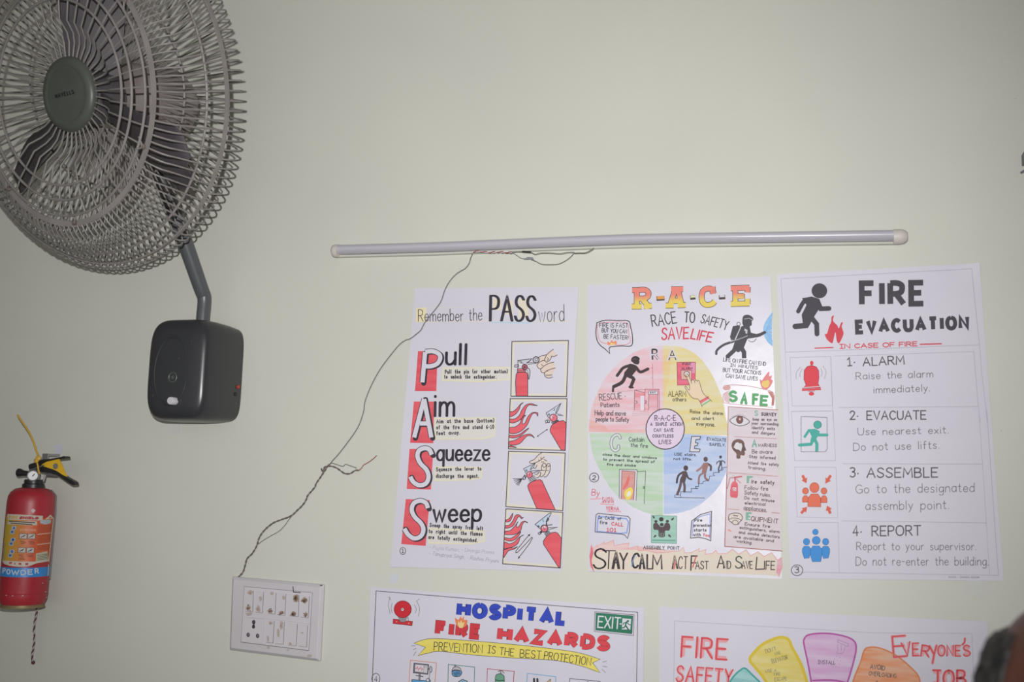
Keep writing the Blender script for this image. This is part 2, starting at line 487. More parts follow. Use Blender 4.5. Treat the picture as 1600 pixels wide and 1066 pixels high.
# ------------------------------------------------------------------ paper sheets
MPAPER = noise_mat('chart_paper', '#cfccd9', '#d3d0dc', 5.0, 0.55, 0.25, 0.35, 0.65, spec=0.35, bscale=7.0)
MPAPERG = noise_mat('glossy_taped_paper', '#cfccd8', '#d3d0dc', 5.0, 0.32, 0.35, 0.35, 0.65, spec=0.45, bscale=16.0)
class Sheet:
    """a hand-drawn chart on the wall: corners in photo pixels (TL, TR, BR, BL)"""
    def __init__(self, quad, label, seed, mat=None, amp=0.0007, curl=()):
        self.c = [at(*p) for p in quad]; self.amp = amp; self.seed = seed; self.curl = curl
        ctr = sum(self.c, Vector()) / 4
        self.root = thing('safety_poster', label, 'poster', Vector((ctr.x, 0, self.c[3].z)))
        nx, nz = 40, 60
        vs = []; fs = []
        TL, TR, BR, BL = self.c
        for j in range(nz + 1):
            for i in range(nx + 1):
                a = i / nx; b = j / nz
                p = (TL * (1 - a) + TR * a) * (1 - b) + (BL * (1 - a) + BR * a) * b
                p.y = -self.d(p.x, p.z); vs.append(p)
        W = nx + 1
        for j in range(nz):
            for i in range(nx):
                fs.append((j * W + i, (j + 1) * W + i, (j + 1) * W + i + 1, j * W + i + 1))
        k = len(vs)                                                   # turned-back rim so that the sheet has a real edge
        rim = [i for i in range(W)] + [j * W + nx for j in range(1, nz + 1)] + [nz * W + i for i in range(nx - 1, -1, -1)] + [j * W for j in range(nz - 1, 0, -1)]
        for i in rim: vs.append(Vector((vs[i].x, vs[i].y + 0.0004, vs[i].z)))
        for q in range(len(rim)):
            q2 = (q + 1) % len(rim); fs.append((rim[q], rim[q2], k + q2, k + q))
        mb = MB(); mb.add(vs, fs, mat or MPAPER)
        mb.build('paper', self.root, smooth=True, fixn=False)
    def d(self, x, z):
        s = self.seed
        v = 0.0022 + self.amp * (sin(11 * x + 7 * z + s) + 0.7 * sin(-9 * x + 17 * z + 2.1 * s) + 0.5 * sin(29 * x + 3 * z + s * 3))
        for (cx, cz, r, hgt) in self.curl:
            q = math.hypot(x - cx, z - cz)
            if q < r: v += hgt * (1 - q / r) ** 2
        return v
    def surf(self, x, y, lift):
        p = at(x, y, -0.0022)
        p.y = -self.d(p.x, p.z) - lift
        return p
    def pen(self, ox=0, oy=0, s=1): return Pen(self.surf).view(ox, oy, s)
DK = '#3b3640'
RED1 = '#e0616c~#d9545f'
# ================================================================== poster: the PASS word
S1 = Sheet([(649, 451), (904.5, 449), (878, 893.5), (611, 886)], 'white hand-drawn chart headed Remember the PASS word, with red letter blocks', 1.0, MPAPERG, 0.0008)
A = (610, 440, 4.44); B = (610, 660, 4.44)
p = S1.pen(*A)
p.fill([(178, 182), (250, 180), (244, 281), (175, 283)], '#e2d8b4', 0)
p.line([(250, 182), (690, 178)], 0.8, '#d8d2c8', 0); p.line([(244, 281), (690, 272)], 0.9, '#ddd2c0', 0); p.line([(1030, 276), (1240, 274)], 1.0, '#ddd5c0', 0)
for x0, x1, ya, yb in ((712, 770, 118, 200), (800, 850, 130, 230), (890, 960, 120, 255)):
    p.fill([(x0, ya), (x1, ya), (x1, yb), (x0, yb)], '#ddd5c2', 0)
p.text('Remember', (193, 277), (506, 273), 82, 1.1, DK, 2)
p.text('the', (548, 270), (636, 270), 84, 1.1, DK, 2)
p.text('PASS', (690, 272), (1000, 277), 172, 2.8, DK, 2, jit=0.1, bold2=1.9)
p.text('word', (1030, 279), (1206, 277), 118, 1.1, DK, 2)
p.line([(703, 285), (972, 287)], 1.3, '#a9cbe2', 1)
p.build('title_lettering', S1.root)

def desc(pen, rows, w=1.25, col=DK, h=30):
    for s, a, b in rows: pen.text(s, a, b, h, w, col, 3, jit=0.35)
HL = '#dfdac6'
def step(view, block, big, tail, rows, hl):
    q = S1.pen(*view)
    q.fill(block, RED1, 1)
    st = big
    def offs(dx, dy): return [[(x + dx, y + dy) for x, y in s] for s in st]
    for s in offs(9, 5): q.line(s, 8.4, DK, 2)
    for s in st: q.line(s, 8.8, DK, 3, cap=False)
    for s in st: q.line(s, 6.7, '#d2d0dc', 4, cap=False)
    q.build('big_letter', S1.root, 'white outlined capital on a red block')
    q = S1.pen(*view)
    q.text(*tail, jit=0.15, bold2=1.0)
    q.build('step_word', S1.root)
    q = S1.pen(*view)
    q.fill(hl, '#d6d2ce', 0); q.line(hl, 1.6, '#e0dab4', 1, closed=True)
    desc(q, rows)
    q.build('step_text', S1.root)
stemP = [(240, 490), (222, 700)]
bowlP = catmull([(240, 487), (295, 484), (338, 505), (345, 535), (325, 570), (280, 588), (238, 588)], False, 5)
step(A, [(190, 483), (328, 483), (318, 760), (170, 760)], [stemP, bowlP],
     ('ull', (385, 577), (524, 575), 138, 3.6, DK, 2, 0.04),
     [('Pull the pin (or other motion)', (378, 641), (816, 638)), ('to unlock the extinguisher.', (373, 675), (738, 676))],
     [(365, 600), (828, 598), (828, 680), (640, 695), (362, 688)])
step(A, [(163, 833), (303, 833), (297, 1122), (137, 1120)], [[(234, 815), (165, 1082)], [(234, 815), (284, 1082)], [(205, 985), (266, 985)]],
     ('im', (303, 932), (438, 931), 158, 3.4, DK, 2, 0.03),
     [('Aim at the base (bottom)', (318, 985), (722, 979)), ('of the fire and stand 6-10', (318, 1027), (721, 1023)), ('feet away.', (318, 1068), (484, 1062))],
     [(310, 950), (726, 946), (722, 1072), (640, 1092), (312, 1092)])
step(B, [(133, 185), (297, 185), (280, 467), (113, 462)], [catmull([(287, 225), (270, 190), (238, 180), (200, 195), (188, 235), (208, 285), (250, 330), (264, 380), (245, 425), (200, 437), (160, 415), (138, 378)], False, 5)],
     ('queeze', (320, 264), (682, 264), 118, 2.9, DK, 2, 0.03),
     [('Squeeze the lever to', (315, 341), (632, 336)), ('discharge the agent.', (314, 387), (614, 387))],
     [(310, 310), (630, 314), (630, 384), (545, 400), (308, 405)])
step(B, [(107, 533), (272, 540), (245, 858), (77, 845)], [catmull([(260, 596), (246, 560), (208, 545), (165, 560), (148, 605), (168, 655), (212, 700), (230, 745), (212, 790), (168, 806), (125, 780), (98, 738)], False, 5)],
     ('weep', (296, 688), (624, 687), 132, 3.4, DK, 2, 0.02),
     [('Sweep the spray from left', (271, 727), (643, 752)), ('to right until the flames', (265, 770), (640, 790)), ('are totally extinguished.', (263, 810), (606, 834))],
     [(270, 735), (648, 755), (652, 825), (560, 845), (266, 838)])
p = S1.pen(*B)
p.circle((88, 893), 20, 24, None, DK, 0.9); p.text('1', (80, 905), (96, 905), 26, 0.9, DK)
p.build('sheet_number', S1.root)
p = S1.pen(*B)
GY = '#a4a0ad'
p.text('~ Pujita Kumari, ~ Umanga Pooma', (270, 880), (716, 914), 26, 0.5, GY, 2, 0.2)
p.text('- Tanupriya Singh, - Rashmi Priyani.', (265, 920), (755, 976), 27, 0.5, '#918d9b', 2, 0.2)
p.build('signatures', S1.root)

def frame(q, pts, tint=True):
    if tint:
        c = [sum(a) / 4 for a in zip(*pts)]
        q.line([(x + (c[0] - x) * 0.05, y + (c[1] - y) * 0.05) for x, y in pts], 4.0, '#d9d3c4', 0, closed=True)
    q.line(pts, 1.25, DK, 5, closed=True)
def ext_body(q, pts, lay=2):
    q.fill(pts, RED1, lay, smooth=False); q.line(pts, 1.0, DK, lay + 2, closed=True)
FL = '#e0616c'
def flames(q, shapes):
    for s in shapes:
        c = catmull(s, True, 5)
        q.fill(c, FL, 1); q.line(c, 0.95, DK, 3, closed=True)
# panel 1 pull
q = S1.pen(780, 520, 9.69)
frame(q, [(197, 135), (1052, 120), (1022, 968), (180, 962)])
ext_body(q, [(258, 640), (270, 612), (300, 602), (395, 600), (425, 612), (434, 640), (435, 960), (257, 960), (250, 760)])
q.fill([(278, 545), (400, 545), (402, 598), (276, 598)], '#d77781', 2); q.line([(278, 545), (400, 545), (402, 598), (276, 598)], 0.8, DK, 4, closed=True)
q.line([(280, 572), (398, 575)], 0.7, DK, 4)
q.line([(238, 492), (296, 485), (296, 520), (238, 522)], 1.0, DK, 4, closed=True); q.line([(285, 430), (285, 545)], 0.8, DK, 4)
q.fill([(285, 425), (500, 392), (470, 425), (430, 460), (330, 460), (290, 445)], '#c3c4cf', 2)
q.line([(285, 425), (390, 410), (500, 395), (470, 425), (420, 462)], 1.3, DK, 4); q.line([(290, 445), (340, 440), (345, 460), (320, 458)], 0.9, DK, 4)
q.line([(355, 455), (375, 480)], 0.7, DK, 4)
q.circle((390, 522), 40, 42, '#a9586a', DK, 1.1, 4); q.circle((390, 522), 14, 14, '#5f3543', None, 1, 6)
q.line([(440, 455), (530, 455)], 0.8, DK, 4); q.line([(435, 480), (560, 468)], 0.8, DK, 4)
q.line([(430, 530), (462, 560), (468, 620), (455, 700)], 1.1, DK, 4, True); q.line([(418, 560), (440, 600), (445, 700), (460, 703)], 0.8, DK, 4, True)
q.fill([(595, 385), (720, 338), (820, 260), (870, 350), (800, 360), (780, 410), (740, 440), (830, 452), (850, 540), (800, 640), (770, 690), (715, 670), (680, 610), (640, 590), (630, 550), (590, 535), (578, 490), (600, 450)], '#dac8bb', 1)
q.circle((562, 412), 46, 46, '#c9c6cf', DK, 1.4, 3); q.circle((566, 408), 20, 22, None, DK, 0.8, 4)
for l in ([(600, 375), (650, 350), (720, 335), (760, 300), (822, 252)], [(718, 340), (705, 375), (690, 410), (715, 447), (760, 425), (790, 385), (795, 355), (830, 365), (880, 338)],
          [(735, 380), (745, 400), (730, 425)], [(610, 450), (660, 425), (690, 420)], [(605, 455), (575, 490), (595, 535), (632, 548), (690, 500), (760, 465), (832, 448)],
          [(632, 550), (640, 595), (685, 608), (740, 570), (852, 535)], [(685, 610), (690, 650), (720, 680), (760, 690), (812, 672)], [(705, 645), (760, 645), (805, 640)], [(645, 485), (665, 500)], [(720, 575), (738, 585)]):
    q.line(l, 0.95, DK, 4, True)
q.build('picture_panel', S1.root, 'boxed drawing of a hand pulling an extinguisher pin')
# panel 2 aim
q = S1.pen(780, 610, 9.69)
frame(q, [(170, 128), (1030, 128), (1002, 912), (140, 888)])
flames(q, [[(166, 330), (215, 320), (275, 270), (320, 215), (365, 187), (325, 225), (305, 285), (250, 360), (166, 402)],
           [(164, 438), (230, 435), (300, 385), (350, 290), (410, 220), (490, 203), (540, 220), (578, 232), (520, 228), (450, 225), (405, 285), (370, 390), (300, 460), (215, 495), (164, 485)],
           [(158, 568), (240, 555), (310, 505), (340, 430), (370, 385), (402, 382), (368, 420), (350, 505), (390, 495), (430, 410), (485, 350), (540, 333), (585, 345), (582, 392), (560, 352), (510, 355), (470, 420), (420, 530), (330, 620), (230, 658), (156, 645)],
           [(154, 682), (230, 685), (320, 660), (385, 610), (448, 573), (400, 625), (320, 690), (230, 722), (152, 712)],
           [(150, 778), (240, 755), (330, 700), (400, 672), (470, 665), (510, 690), (530, 722), (495, 695), (430, 690), (380, 735), (320, 800), (230, 832), (148, 818)],
           [(146, 845), (180, 840), (262, 868), (200, 862), (146, 860)]])
ext_body(q, [(790, 540), (830, 500), (900, 470), (975, 460), (1005, 485), (1018, 520), (1003, 908), (940, 905), (775, 630), (772, 590)])
q.fill([(712, 340), (940, 195), (870, 360), (800, 380), (750, 420)], '#c2cad9', 2)
q.line([(712, 345), (940, 195), (900, 290), (862, 360)], 0.9, DK, 4); q.line([(712, 345), (748, 420)], 1.1, DK, 4); q.line([(930, 205), (885, 270), (855, 350)], 1.0, DK, 4)
q.line([(820, 300), (835, 310), (845, 275)], 0.8, DK, 4); q.circle((755, 368), 10, 10, None, DK, 1.0, 4)
q.line([(880, 360), (930, 365), (980, 390), (930, 382), (885, 378)], 0.9, DK, 4)
q.fill([(790, 490), (890, 450), (912, 465), (800, 520)], '#c9c6cf', 2)
for k in range(4): q.line([(790 + k * 5, 490 + k * 10), (890 + k * 6, 448 + k * 6)], 0.8, DK, 4)
q.line([(695, 470), (720, 450), (735, 485), (708, 498)], 0.9, DK, 4, closed=True); q.line([(735, 440), (760, 460), (765, 485), (738, 492)], 1.0, DK, 4, closed=True)
q.circle((822, 418), 58, 56, '#dd6f80', DK, 1.0, 4); q.fill([(775, 395), (815, 372), (820, 425), (790, 430)], '#dcc3cc', 6); q.line([(805, 395), (822, 430)], 0.9, DK, 7)
q.line([(590, 690), (720, 598)], 0.9, DK, 4); q.fill([(572, 705), (582, 680), (602, 702)], DK, 4); q.fill([(740, 585), (712, 592), (728, 612)], DK, 4)
q.build('picture_panel', S1.root, 'boxed drawing of an extinguisher aimed at flames, one arrow between')
# panel 3 squeeze
q = S1.pen(780, 695, 9.69)
frame(q, [(143, 100), (1003, 128), (966, 1000), (102, 938)])
ext_body(q, [(432, 620), (450, 590), (500, 560), (570, 535), (620, 528), (650, 550), (852, 988), (570, 970), (440, 665)])
q.fill([(368, 365), (545, 275), (480, 380), (420, 420), (400, 440)], '#c2cad9', 2); q.line([(410, 442), (368, 365), (470, 315), (550, 275), (520, 340), (480, 380)], 0.9, DK, 4)
q.line([(545, 280), (490, 335), (470, 382)], 1.0, DK, 4); q.circle((412, 392), 12, 12, None, DK, 0.9, 4)
q.line([(480, 400), (560, 390), (650, 390), (580, 405), (510, 430)], 1.1, DK, 4)
q.fill([(440, 520), (530, 470), (562, 520), (470, 575)], '#c9c6cf', 2)
for k in range(4): q.line([(440 + k * 10, 520 + k * 18), (530 + k * 10, 470 + k * 18)], 1.0, DK, 4)
q.fill([(460, 265), (520, 225), (645, 125), (700, 200), (720, 240), (770, 300), (770, 400), (720, 480), (640, 485), (570, 505), (540, 470), (600, 420), (640, 390), (560, 360), (540, 300), (480, 285)], '#d8ccc4', 1)
for l in ([(645, 122), (590, 160), (530, 225), (470, 250), (460, 272), (490, 285), (545, 275), (600, 250), (640, 225), (685, 185)], [(630, 195), (640, 225)], [(600, 228), (604, 248)], [(680, 225), (722, 247)], [(640, 262), (680, 262)],
          [(650, 390), (640, 340), (660, 295), (690, 283), (712, 310), (708, 390), (685, 450), (640, 488), (620, 470)], [(712, 330), (735, 290), (765, 290), (775, 340), (765, 410), (720, 480), (680, 488)],
          [(655, 320), (680, 345), (705, 325)], [(735, 320), (750, 335), (768, 315)], [(590, 440), (605, 415), (630, 425), (625, 460), (595, 495), (560, 505)], [(520, 350), (545, 360), (575, 310)], [(650, 390), (690, 392)], [(715, 390), (745, 392)], [(535, 440), (570, 455), (580, 430)]):
    q.line(l, 0.95, DK, 4, True)
q.circle((460, 455), 45, 50, '#dd6f80', DK, 1.0, 4); q.fill([(425, 435), (460, 410), (458, 460)], '#dcc3cc', 6); q.line([(450, 430), (462, 465)], 0.9, DK, 7)
q.line([(362, 495), (385, 460), (410, 480), (390, 525), (368, 530)], 1.0, DK, 4, closed=True); q.line([(380, 470), (400, 510)], 1.4, DK, 4)
q.fill([(345, 498), (366, 498), (372, 528), (352, 530)], '#8d8994', 3)
for a, b in ((208, 518), (222, 545), (235, 572), (250, 600), (268, 612), (288, 622)): q.line([(350, 515), (a, b)], 0.9, DK, 4)
q.build('picture_panel', S1.root, 'boxed drawing of a hand squeezing an extinguisher lever')
# panel 4 sweep
q = S1.pen(770, 785, 9.69)
frame(q, [(200, 100), (1065, 155), (1022, 995), (152, 932)])
flames(q, [[(200, 270), (245, 250), (280, 200), (305, 168), (290, 235), (255, 290), (200, 298)],
           [(196, 355), (250, 345), (305, 280), (340, 205), (380, 188), (420, 205), (440, 235), (465, 228), (435, 248), (395, 215), (360, 265), (315, 350), (250, 385), (194, 392)],
           [(192, 440), (260, 430), (330, 365), (380, 297), (365, 330), (365, 380), (400, 360), (440, 300), (490, 287), (528, 312), (480, 298), (445, 345), (420, 430), (340, 485), (250, 492), (190, 488)],
           [(186, 538), (270, 545), (350, 500), (425, 445), (390, 510), (330, 570), (260, 588), (186, 570)],
           [(182, 605), (250, 630), (330, 600), (400, 530), (470, 495), (415, 530), (390, 610), (330, 665), (250, 690), (176, 712)],
           [(176, 715), (260, 690), (320, 695), (375, 672), (320, 712), (240, 735), (200, 790), (164, 840), (166, 770)]])
ext_body(q, [(790, 550), (830, 500), (890, 460), (950, 452), (985, 470), (1042, 550), (1022, 990), (995, 985), (770, 640), (766, 590)])
q.fill([(642, 335), (885, 155), (830, 260), (800, 300), (740, 360), (710, 400)], '#b9cbdd', 2)
q.line([(715, 402), (642, 335), (860, 165), (888, 160), (870, 200), (830, 265)], 1.0, DK, 4); q.line([(830, 235), (845, 265), (815, 300), (820, 345), (900, 340)], 1.3, DK, 4, True); q.line([(835, 240), (810, 290), (818, 330)], 1.3, DK, 4)
q.circle((694, 368), 12, 13, '#6d7480', DK, 0.9, 4); q.line([(755, 262), (775, 298)], 0.8, DK, 4)
q.line([(850, 385), (920, 385), (980, 380), (910, 400), (850, 415)], 0.9, DK, 4)
q.fill([(785, 480), (855, 430), (875, 465), (810, 515)], '#c9c6cf', 2)
for k in range(4): q.line([(785 + k * 8, 478 + k * 12), (850 + k * 8, 432 + k * 12)], 1.0, DK, 4)
q.line([(685, 468), (715, 455), (725, 480), (705, 492)], 1.0, DK, 4, closed=True); q.fill([(710, 440), (735, 435), (755, 460), (730, 475)], DK, 4)
q.circle((783, 398), 54, 54, '#dd6f80', DK, 1.5, 4); q.fill([(740, 385), (780, 355), (820, 380), (775, 400)], '#dcc3cc', 6); q.line([(765, 375), (790, 412)], 0.9, DK, 7)
q.line([(545, 500), (470, 590), (350, 740), (348, 765), (375, 760), (500, 630), (590, 530), (603, 540), (560, 620), (480, 730), (400, 830)], 1.0, DK, 4)
q.fill([(570, 480), (528, 492), (556, 518)], DK, 4); q.fill([(380, 860), (390, 815), (416, 838)], DK, 4)
q.build('picture_panel', S1.root, 'boxed drawing of an extinguisher with a sweeping zigzag arrow beside flames')

# ================================================================== poster: fire evacuation
S3 = Sheet([(1214, 429), (1530, 412), (1568, 908), (1235, 904)], 'white hand-drawn chart headed FIRE EVACUATION with a black running figure', 3.0, MPAPER, 0.0006, curl=[(at(1530, 412).x, at(1530, 412).z, 0.05, 0.006)])
E1 = (1205, 410, 4.2648); E2 = (1205, 640, 3.808)
PC = '#a9a7b2'
BK = '#44424a'
p = S3.pen(*E1)
p.line([(65, 110), (1335, 45), (1388, 550), (95, 600)], 0.7, PC, 1, closed=True)
p.line([(420, 625), (1350, 595)], 0.6, PC, 1); p.line([(1350, 595), (1380, 960)], 0.6, PC, 1); p.line([(450, 968), (1380, 962)], 0.7, PC, 1)
p.line([(1388, 550), (1402, 720), (1440, 1066)], 0.6, PC, 1); p.line([(1380, 960), (1392, 1066)], 0.5, PC, 1)
p.line([(92, 600), (120, 1066)], 0.5, PC, 1); p.line([(125, 635), (395, 628), (408, 955), (140, 958)], 0.6, PC, 1, closed=True); p.line([(135, 995), (410, 990)], 0.6, PC, 1)
p.line([(400, 625), (412, 1066)], 0.4, PC, 1)
p.view(*E2)
p.line([(120, 12), (368, 8), (383, 305), (140, 305)], 0.6, PC, 1, closed=True)
p.line([(425, 323), (1255, 325)], 0.7, PC, 1); p.line([(140, 343), (385, 345), (395, 645), (155, 640)], 0.6, PC, 1, closed=True)
p.line([(420, 663), (1282, 675)], 0.7, PC, 1); p.line([(153, 673), (398, 673), (405, 972), (160, 968)], 0.6, PC, 1)
p.line([(1258, 325), (1300, 985)], 0.5, PC, 1); p.line([(1235, 0), (1258, 325)], 0.5, PC, 1); p.line([(1282, 0), (1352, 988), (190, 968)], 0.7, PC, 1)
p.build('ruled_lines', S3.root)
p = S3.pen(*E1)
p.text('FIRE', (585, 300), (1033, 295), 178, 9.0, BK, 2, jit=0.04, cap=False, gap=3.0)
p.text('EVACUATION', (560, 482), (1322, 450), 100, 6.4, BK, 2, jit=0.05, cap=False, gap=2.6)
p.build('title_lettering', S3.root)
p = S3.pen(*E1)
RD = '#cf4552'
p.text('|N CASE OF FIRE', (455, 578), (975, 560), 34, 1.5, RD, 2, jit=0.1)
p.line([(292, 573), (412, 568)], 1.7, RD, 2); p.line([(993, 547), (1133, 543)], 2.0, RD, 2)
p.build('subtitle', S3.root, 'red line of capitals')
def man(q, head, limbs, col, lay=2, line=None):
    for c, pts, w in limbs: q.line(pts, w, col, lay)
    q.circle(head[:2], head[2], head[3], col, None, 1, lay)
p = S3.pen(*E1)
p.fill([(205, 240), (270, 228), (322, 245), (335, 285), (310, 325), (285, 365), (250, 430), (215, 440), (203, 350), (235, 285)], BK, 2)
p.line([(225, 252), (205, 280), (180, 328)], 6.5, BK, 3); p.line([(310, 260), (330, 310), (385, 308)], 7.4, BK, 3)
p.line([(230, 360), (228, 422), (160, 428)], 8.6, BK, 3); p.line([(262, 362), (303, 412), (305, 478)], 7.6, BK, 3)
p.circle((321, 190), 52, 50, BK, None, 1, 2)
p.build('running_figure', S3.root, 'solid black running figure')
p = S3.pen(*E1)
p.fill(catmull([(405, 540), (372, 515), (358, 480), (372, 475), (385, 430), (400, 395), (402, 365), (418, 355), (412, 390), (440, 420), (450, 440), (465, 405), (478, 400), (470, 430), (482, 470), (470, 510), (450, 540), (436, 520), (428, 465), (415, 515)], True, 4), RD, 2)
p.build('flame', S3.root, 'red flame')
# bell
p = S3.pen(*E1)
bell = [(207, 842), (232, 820), (218, 780), (220, 720), (240, 695), (270, 688), (300, 697), (316, 722), (318, 770), (312, 810), (328, 835)]
p.fill(bell, '#d8434f', 2); p.line(bell, 0.8, '#8a2b35', 3, closed=True)
p.fill([(205, 845), (330, 838), (333, 852), (205, 858)], '#d8434f', 2); p.line([(205, 836), (328, 828)], 1.0, '#d2cfd9', 4)
p.circle((270, 672), 12, 15, '#d8434f', None, 1, 2); p.circle((268, 876), 18, 13, '#d8434f', None, 1, 2); p.line([(245, 860), (290, 858)], 0.8, '#8a2b35', 3)
for l in ([(198, 697), (168, 735), (166, 778)], [(208, 710), (192, 740), (194, 765)], [(330, 708), (340, 735), (333, 762)], [(344, 690), (366, 730), (354, 778)]): p.line(l, 0.6, '#86848c', 2, True)
p.build('bell_picture', S3.root, 'red bell drawing')
p = S3.pen(*E2)
TQ = '#45a79c'
p.line([(178, 42), (332, 48), (333, 235), (322, 252), (178, 252)], 0.9, '#70717a', 1, closed=True)
p.circle((276, 91), 23, 23, TQ, '#2d6f69', 0.7, 2)
p.fill([(220, 118), (262, 115), (290, 130), (278, 160), (262, 185), (232, 190), (240, 160)], TQ, 2)
p.line([(225, 124), (200, 162)], 4.0, TQ, 3); p.line([(270, 140), (285, 152), (332, 152)], 4.6, TQ, 3); p.line([(248, 185), (236, 207), (168, 212)], 4.8, TQ, 3); p.line([(258, 175), (272, 205), (271, 250)], 5.0, TQ, 3, cap=False)
p.build('exit_picture', S3.root, 'turquoise figure running through a door frame')
p = S3.pen(*E2)
OR = '#dd6f55'; ORL = '#8f4636'
for cx, cy, r, w2, yt, yb in ((204, 485, 18, 18, 513, 552), (314, 485, 18, 18, 513, 555)):
    p.circle((cx, cy), r, r + 1, OR, ORL, 0.6, 2)
    sh = [(cx - w2, yb), (cx - w2, yt + 14), (cx - 8, yt), (cx + 8, yt), (cx + w2, yt + 14), (cx + w2, yb)]; p.fill(sh, OR, 2); p.line(sh, 0.6, ORL, 3, closed=True)
sh = [(217, 578), (220, 525), (238, 503), (278, 503), (294, 525), (295, 580)]; p.fill(sh, OR, 4); p.line(sh, 0.6, ORL, 5, closed=True); p.circle((257, 465), 28, 30, OR, ORL, 0.6, 4)
def arrow(q, a, b, w, col, lay=3, hw=2.4):
    dx, dy = b[0] - a[0], b[1] - a[1]; d = math.hypot(dx, dy); dx /= d; dy /= d; nx, ny = -dy, dx; m = (a[0] + dx * d * .45, a[1] + dy * d * .45)
    q.fill([(a[0] + nx * w, a[1] + ny * w), (m[0] + nx * w, m[1] + ny * w), (m[0] + nx * w * hw, m[1] + ny * w * hw), b, (m[0] - nx * w * hw, m[1] - ny * w * hw), (m[0] - nx * w, m[1] - ny * w), (a[0] - nx * w, a[1] - ny * w)], col, lay)
arrow(p, (186, 392), (210, 440), 8, '#d0604a'); arrow(p, (354, 392), (322, 442), 8, '#d0604a'); arrow(p, (178, 618), (214, 580), 8, '#d0604a'); arrow(p, (352, 620), (332, 572), 8, '#d0604a')
p.build('assembly_picture', S3.root, 'orange group of figures with four arrows')
p = S3.pen(*E2)
BL = '#3f8dd6'; BLL = '#2b5f93'
p.circle((263, 729), 17, 17, BL, BLL, 0.6, 2)
for cx in (210, 324):
    p.circle((cx, 787), 19, 20, BL, BLL, 0.6, 2)
    sh = [(cx - 25, 850), (cx - 25, 830), (cx - 14, 814), (cx + 14, 814), (cx + 24, 830), (cx + 24, 850), (cx + 16, 884), (cx - 14, 886)]; p.fill(sh, BL, 2); p.line(sh, 0.6, BLL, 3, closed=True)
sh = [(233, 868), (232, 835), (248, 812), (286, 812), (303, 835), (301, 870), (295, 905), (245, 906)]; p.fill(sh, BL, 4); p.line(sh, 0.6, BLL, 5, closed=True); p.circle((268, 779), 24, 24, BL, BLL, 0.6, 4)
p.build('group_picture', S3.root, 'blue group of figures')
HD = '#55535b'; TX = '#6f6d76'
def stp(view, no, n0, n1, head, a, b, hh, rows):
    q = S3.pen(*view)
    q.text(no, n0, n1, hh, 1.9, HD, 2, jit=0.1); q.text(head, a, b, hh, 1.9, HD, 2, jit=0.12)
    q.build('step_heading', S3.root)
    q = S3.pen(*view)
    for s, x, y, h in rows: q.text(s, x, y, h, 1.05, TX, 2, jit=0.2, sp=6)
    q.build('step_text', S3.root)
stp(E1, '1·', (512, 690), (562, 686), 'ALARM', (613, 690), (886, 677), 54, [('Raise the alarm', (566, 781), (1078, 764), 46), ('immediately.', (684, 872), (1058, 858), 46)])
stp(E2, '2·', (470, 60), (518, 58), 'EVACUATE', (570, 60), (920, 58), 50, [('Use nearest exit.', (516, 152), (1055, 142), 42), ('Do not use lifts.', (490, 246), (1000, 233), 46)])
stp(E2, '3·', (470, 402), (520, 402), 'ASSEMBLE', (570, 405), (990, 403), 56, [('Go to the designated', (504, 499), (1208, 489), 52), ('assembly point.', (562, 597), (1058, 592), 52)])
stp(E2, '4·', (488, 752), (540, 750), 'REPORT', (600, 752), (890, 748), 58, [('Report to your supervisor.', (508, 836), (1220, 836), 46), ('Do not re-enter the building.', (504, 928), (1294, 927), 50)])
p = S3.pen(*E2)
p.circle((154, 957), 34, 32, None, HD, 1.2); p.text('3', (140, 972), (164, 972), 36, 1.4, HD)
p.build('sheet_number', S3.root)
p = S3.pen(*E2)
p.text('SANYA - CHANDA KUMARI.', (1055, 1003), (1242, 1005), 11, 0.5, '#85838c', 2)
p.build('signatures', S3.root)
# ================================================================== poster: R-A-C-E
S2 = Sheet([(918, 446), (1204, 432), (1222, 905), (920, 893)], 'colourful hand-drawn chart headed R-A-C-E with a four-colour wheel', 2.3, MPAPERG, 0.0009)
R0 = (910, 430, 4.442); RB = (910, 660, 4.2625)
R1 = (910, 540, 7.6125); R2 = (1030, 540, 7.614); R3 = (1110, 480, 6.6625); R4 = (1120, 630, 8.883)
R5 = (1120, 740, 8.2); R6 = (910, 670, 7.614); R7 = (1030, 670, 8.2); R8 = (910, 790, 7.2727)
def slab_letter(q, strokes, z0, z1):
    g = 'grad|#ddc65a|#e07f72|%.4f|%.4f' % (z0, z1)
    for s in strokes: q.line(s, 9.2, '#5a4a40', 2, cap=False)
    for s in strokes: q.line(s, 7.4, g, 3, cap=False)
p = S2.pen(*R0)
zt = at(1040, 430 + 75 / 4.442).z; zb = at(1040, 430 + 235 / 4.442).z
# R
slab_letter(p, [[(378, 88), (378, 235)], [(345, 105), (375, 105)], [(342, 218), (412, 218)], catmull([(375, 105), (430, 102), (456, 118), (455, 145), (430, 162), (380, 163)], False, 5), [(415, 165), (445, 200), (450, 235)], [(428, 215), (482, 213)]], zb, zt)
slab_letter(p, [[(648, 85), (606, 222)], [(660, 85), (692, 222)], [(615, 98), (700, 98)], [(622, 180), (680, 178)], [(578, 212), (634, 212)], [(662, 210), (718, 208)]], zb, zt)
slab_letter(p, [catmull([(912, 130), (900, 100), (868, 95), (838, 112), (828, 150), (836, 190), (862, 208), (900, 202), (920, 182)], False, 5), [(905, 80), (905, 130)]], zb, zt)
slab_letter(p, [[(1062, 82), (1062, 205)], [(1030, 93), (1160, 88)], [(1148, 84), (1146, 122)], [(1065, 148), (1120, 146)], [(1108, 130), (1108, 165)], [(1030, 202), (1160, 198)], [(1146, 165), (1148, 203)]], zb, zt)
p.line([(514, 163), (570, 160)], 7.2, '#4c4240', 2, cap=False); p.line([(518, 158), (568, 155)], 4.8, '#dd9a4c', 3, cap=False)
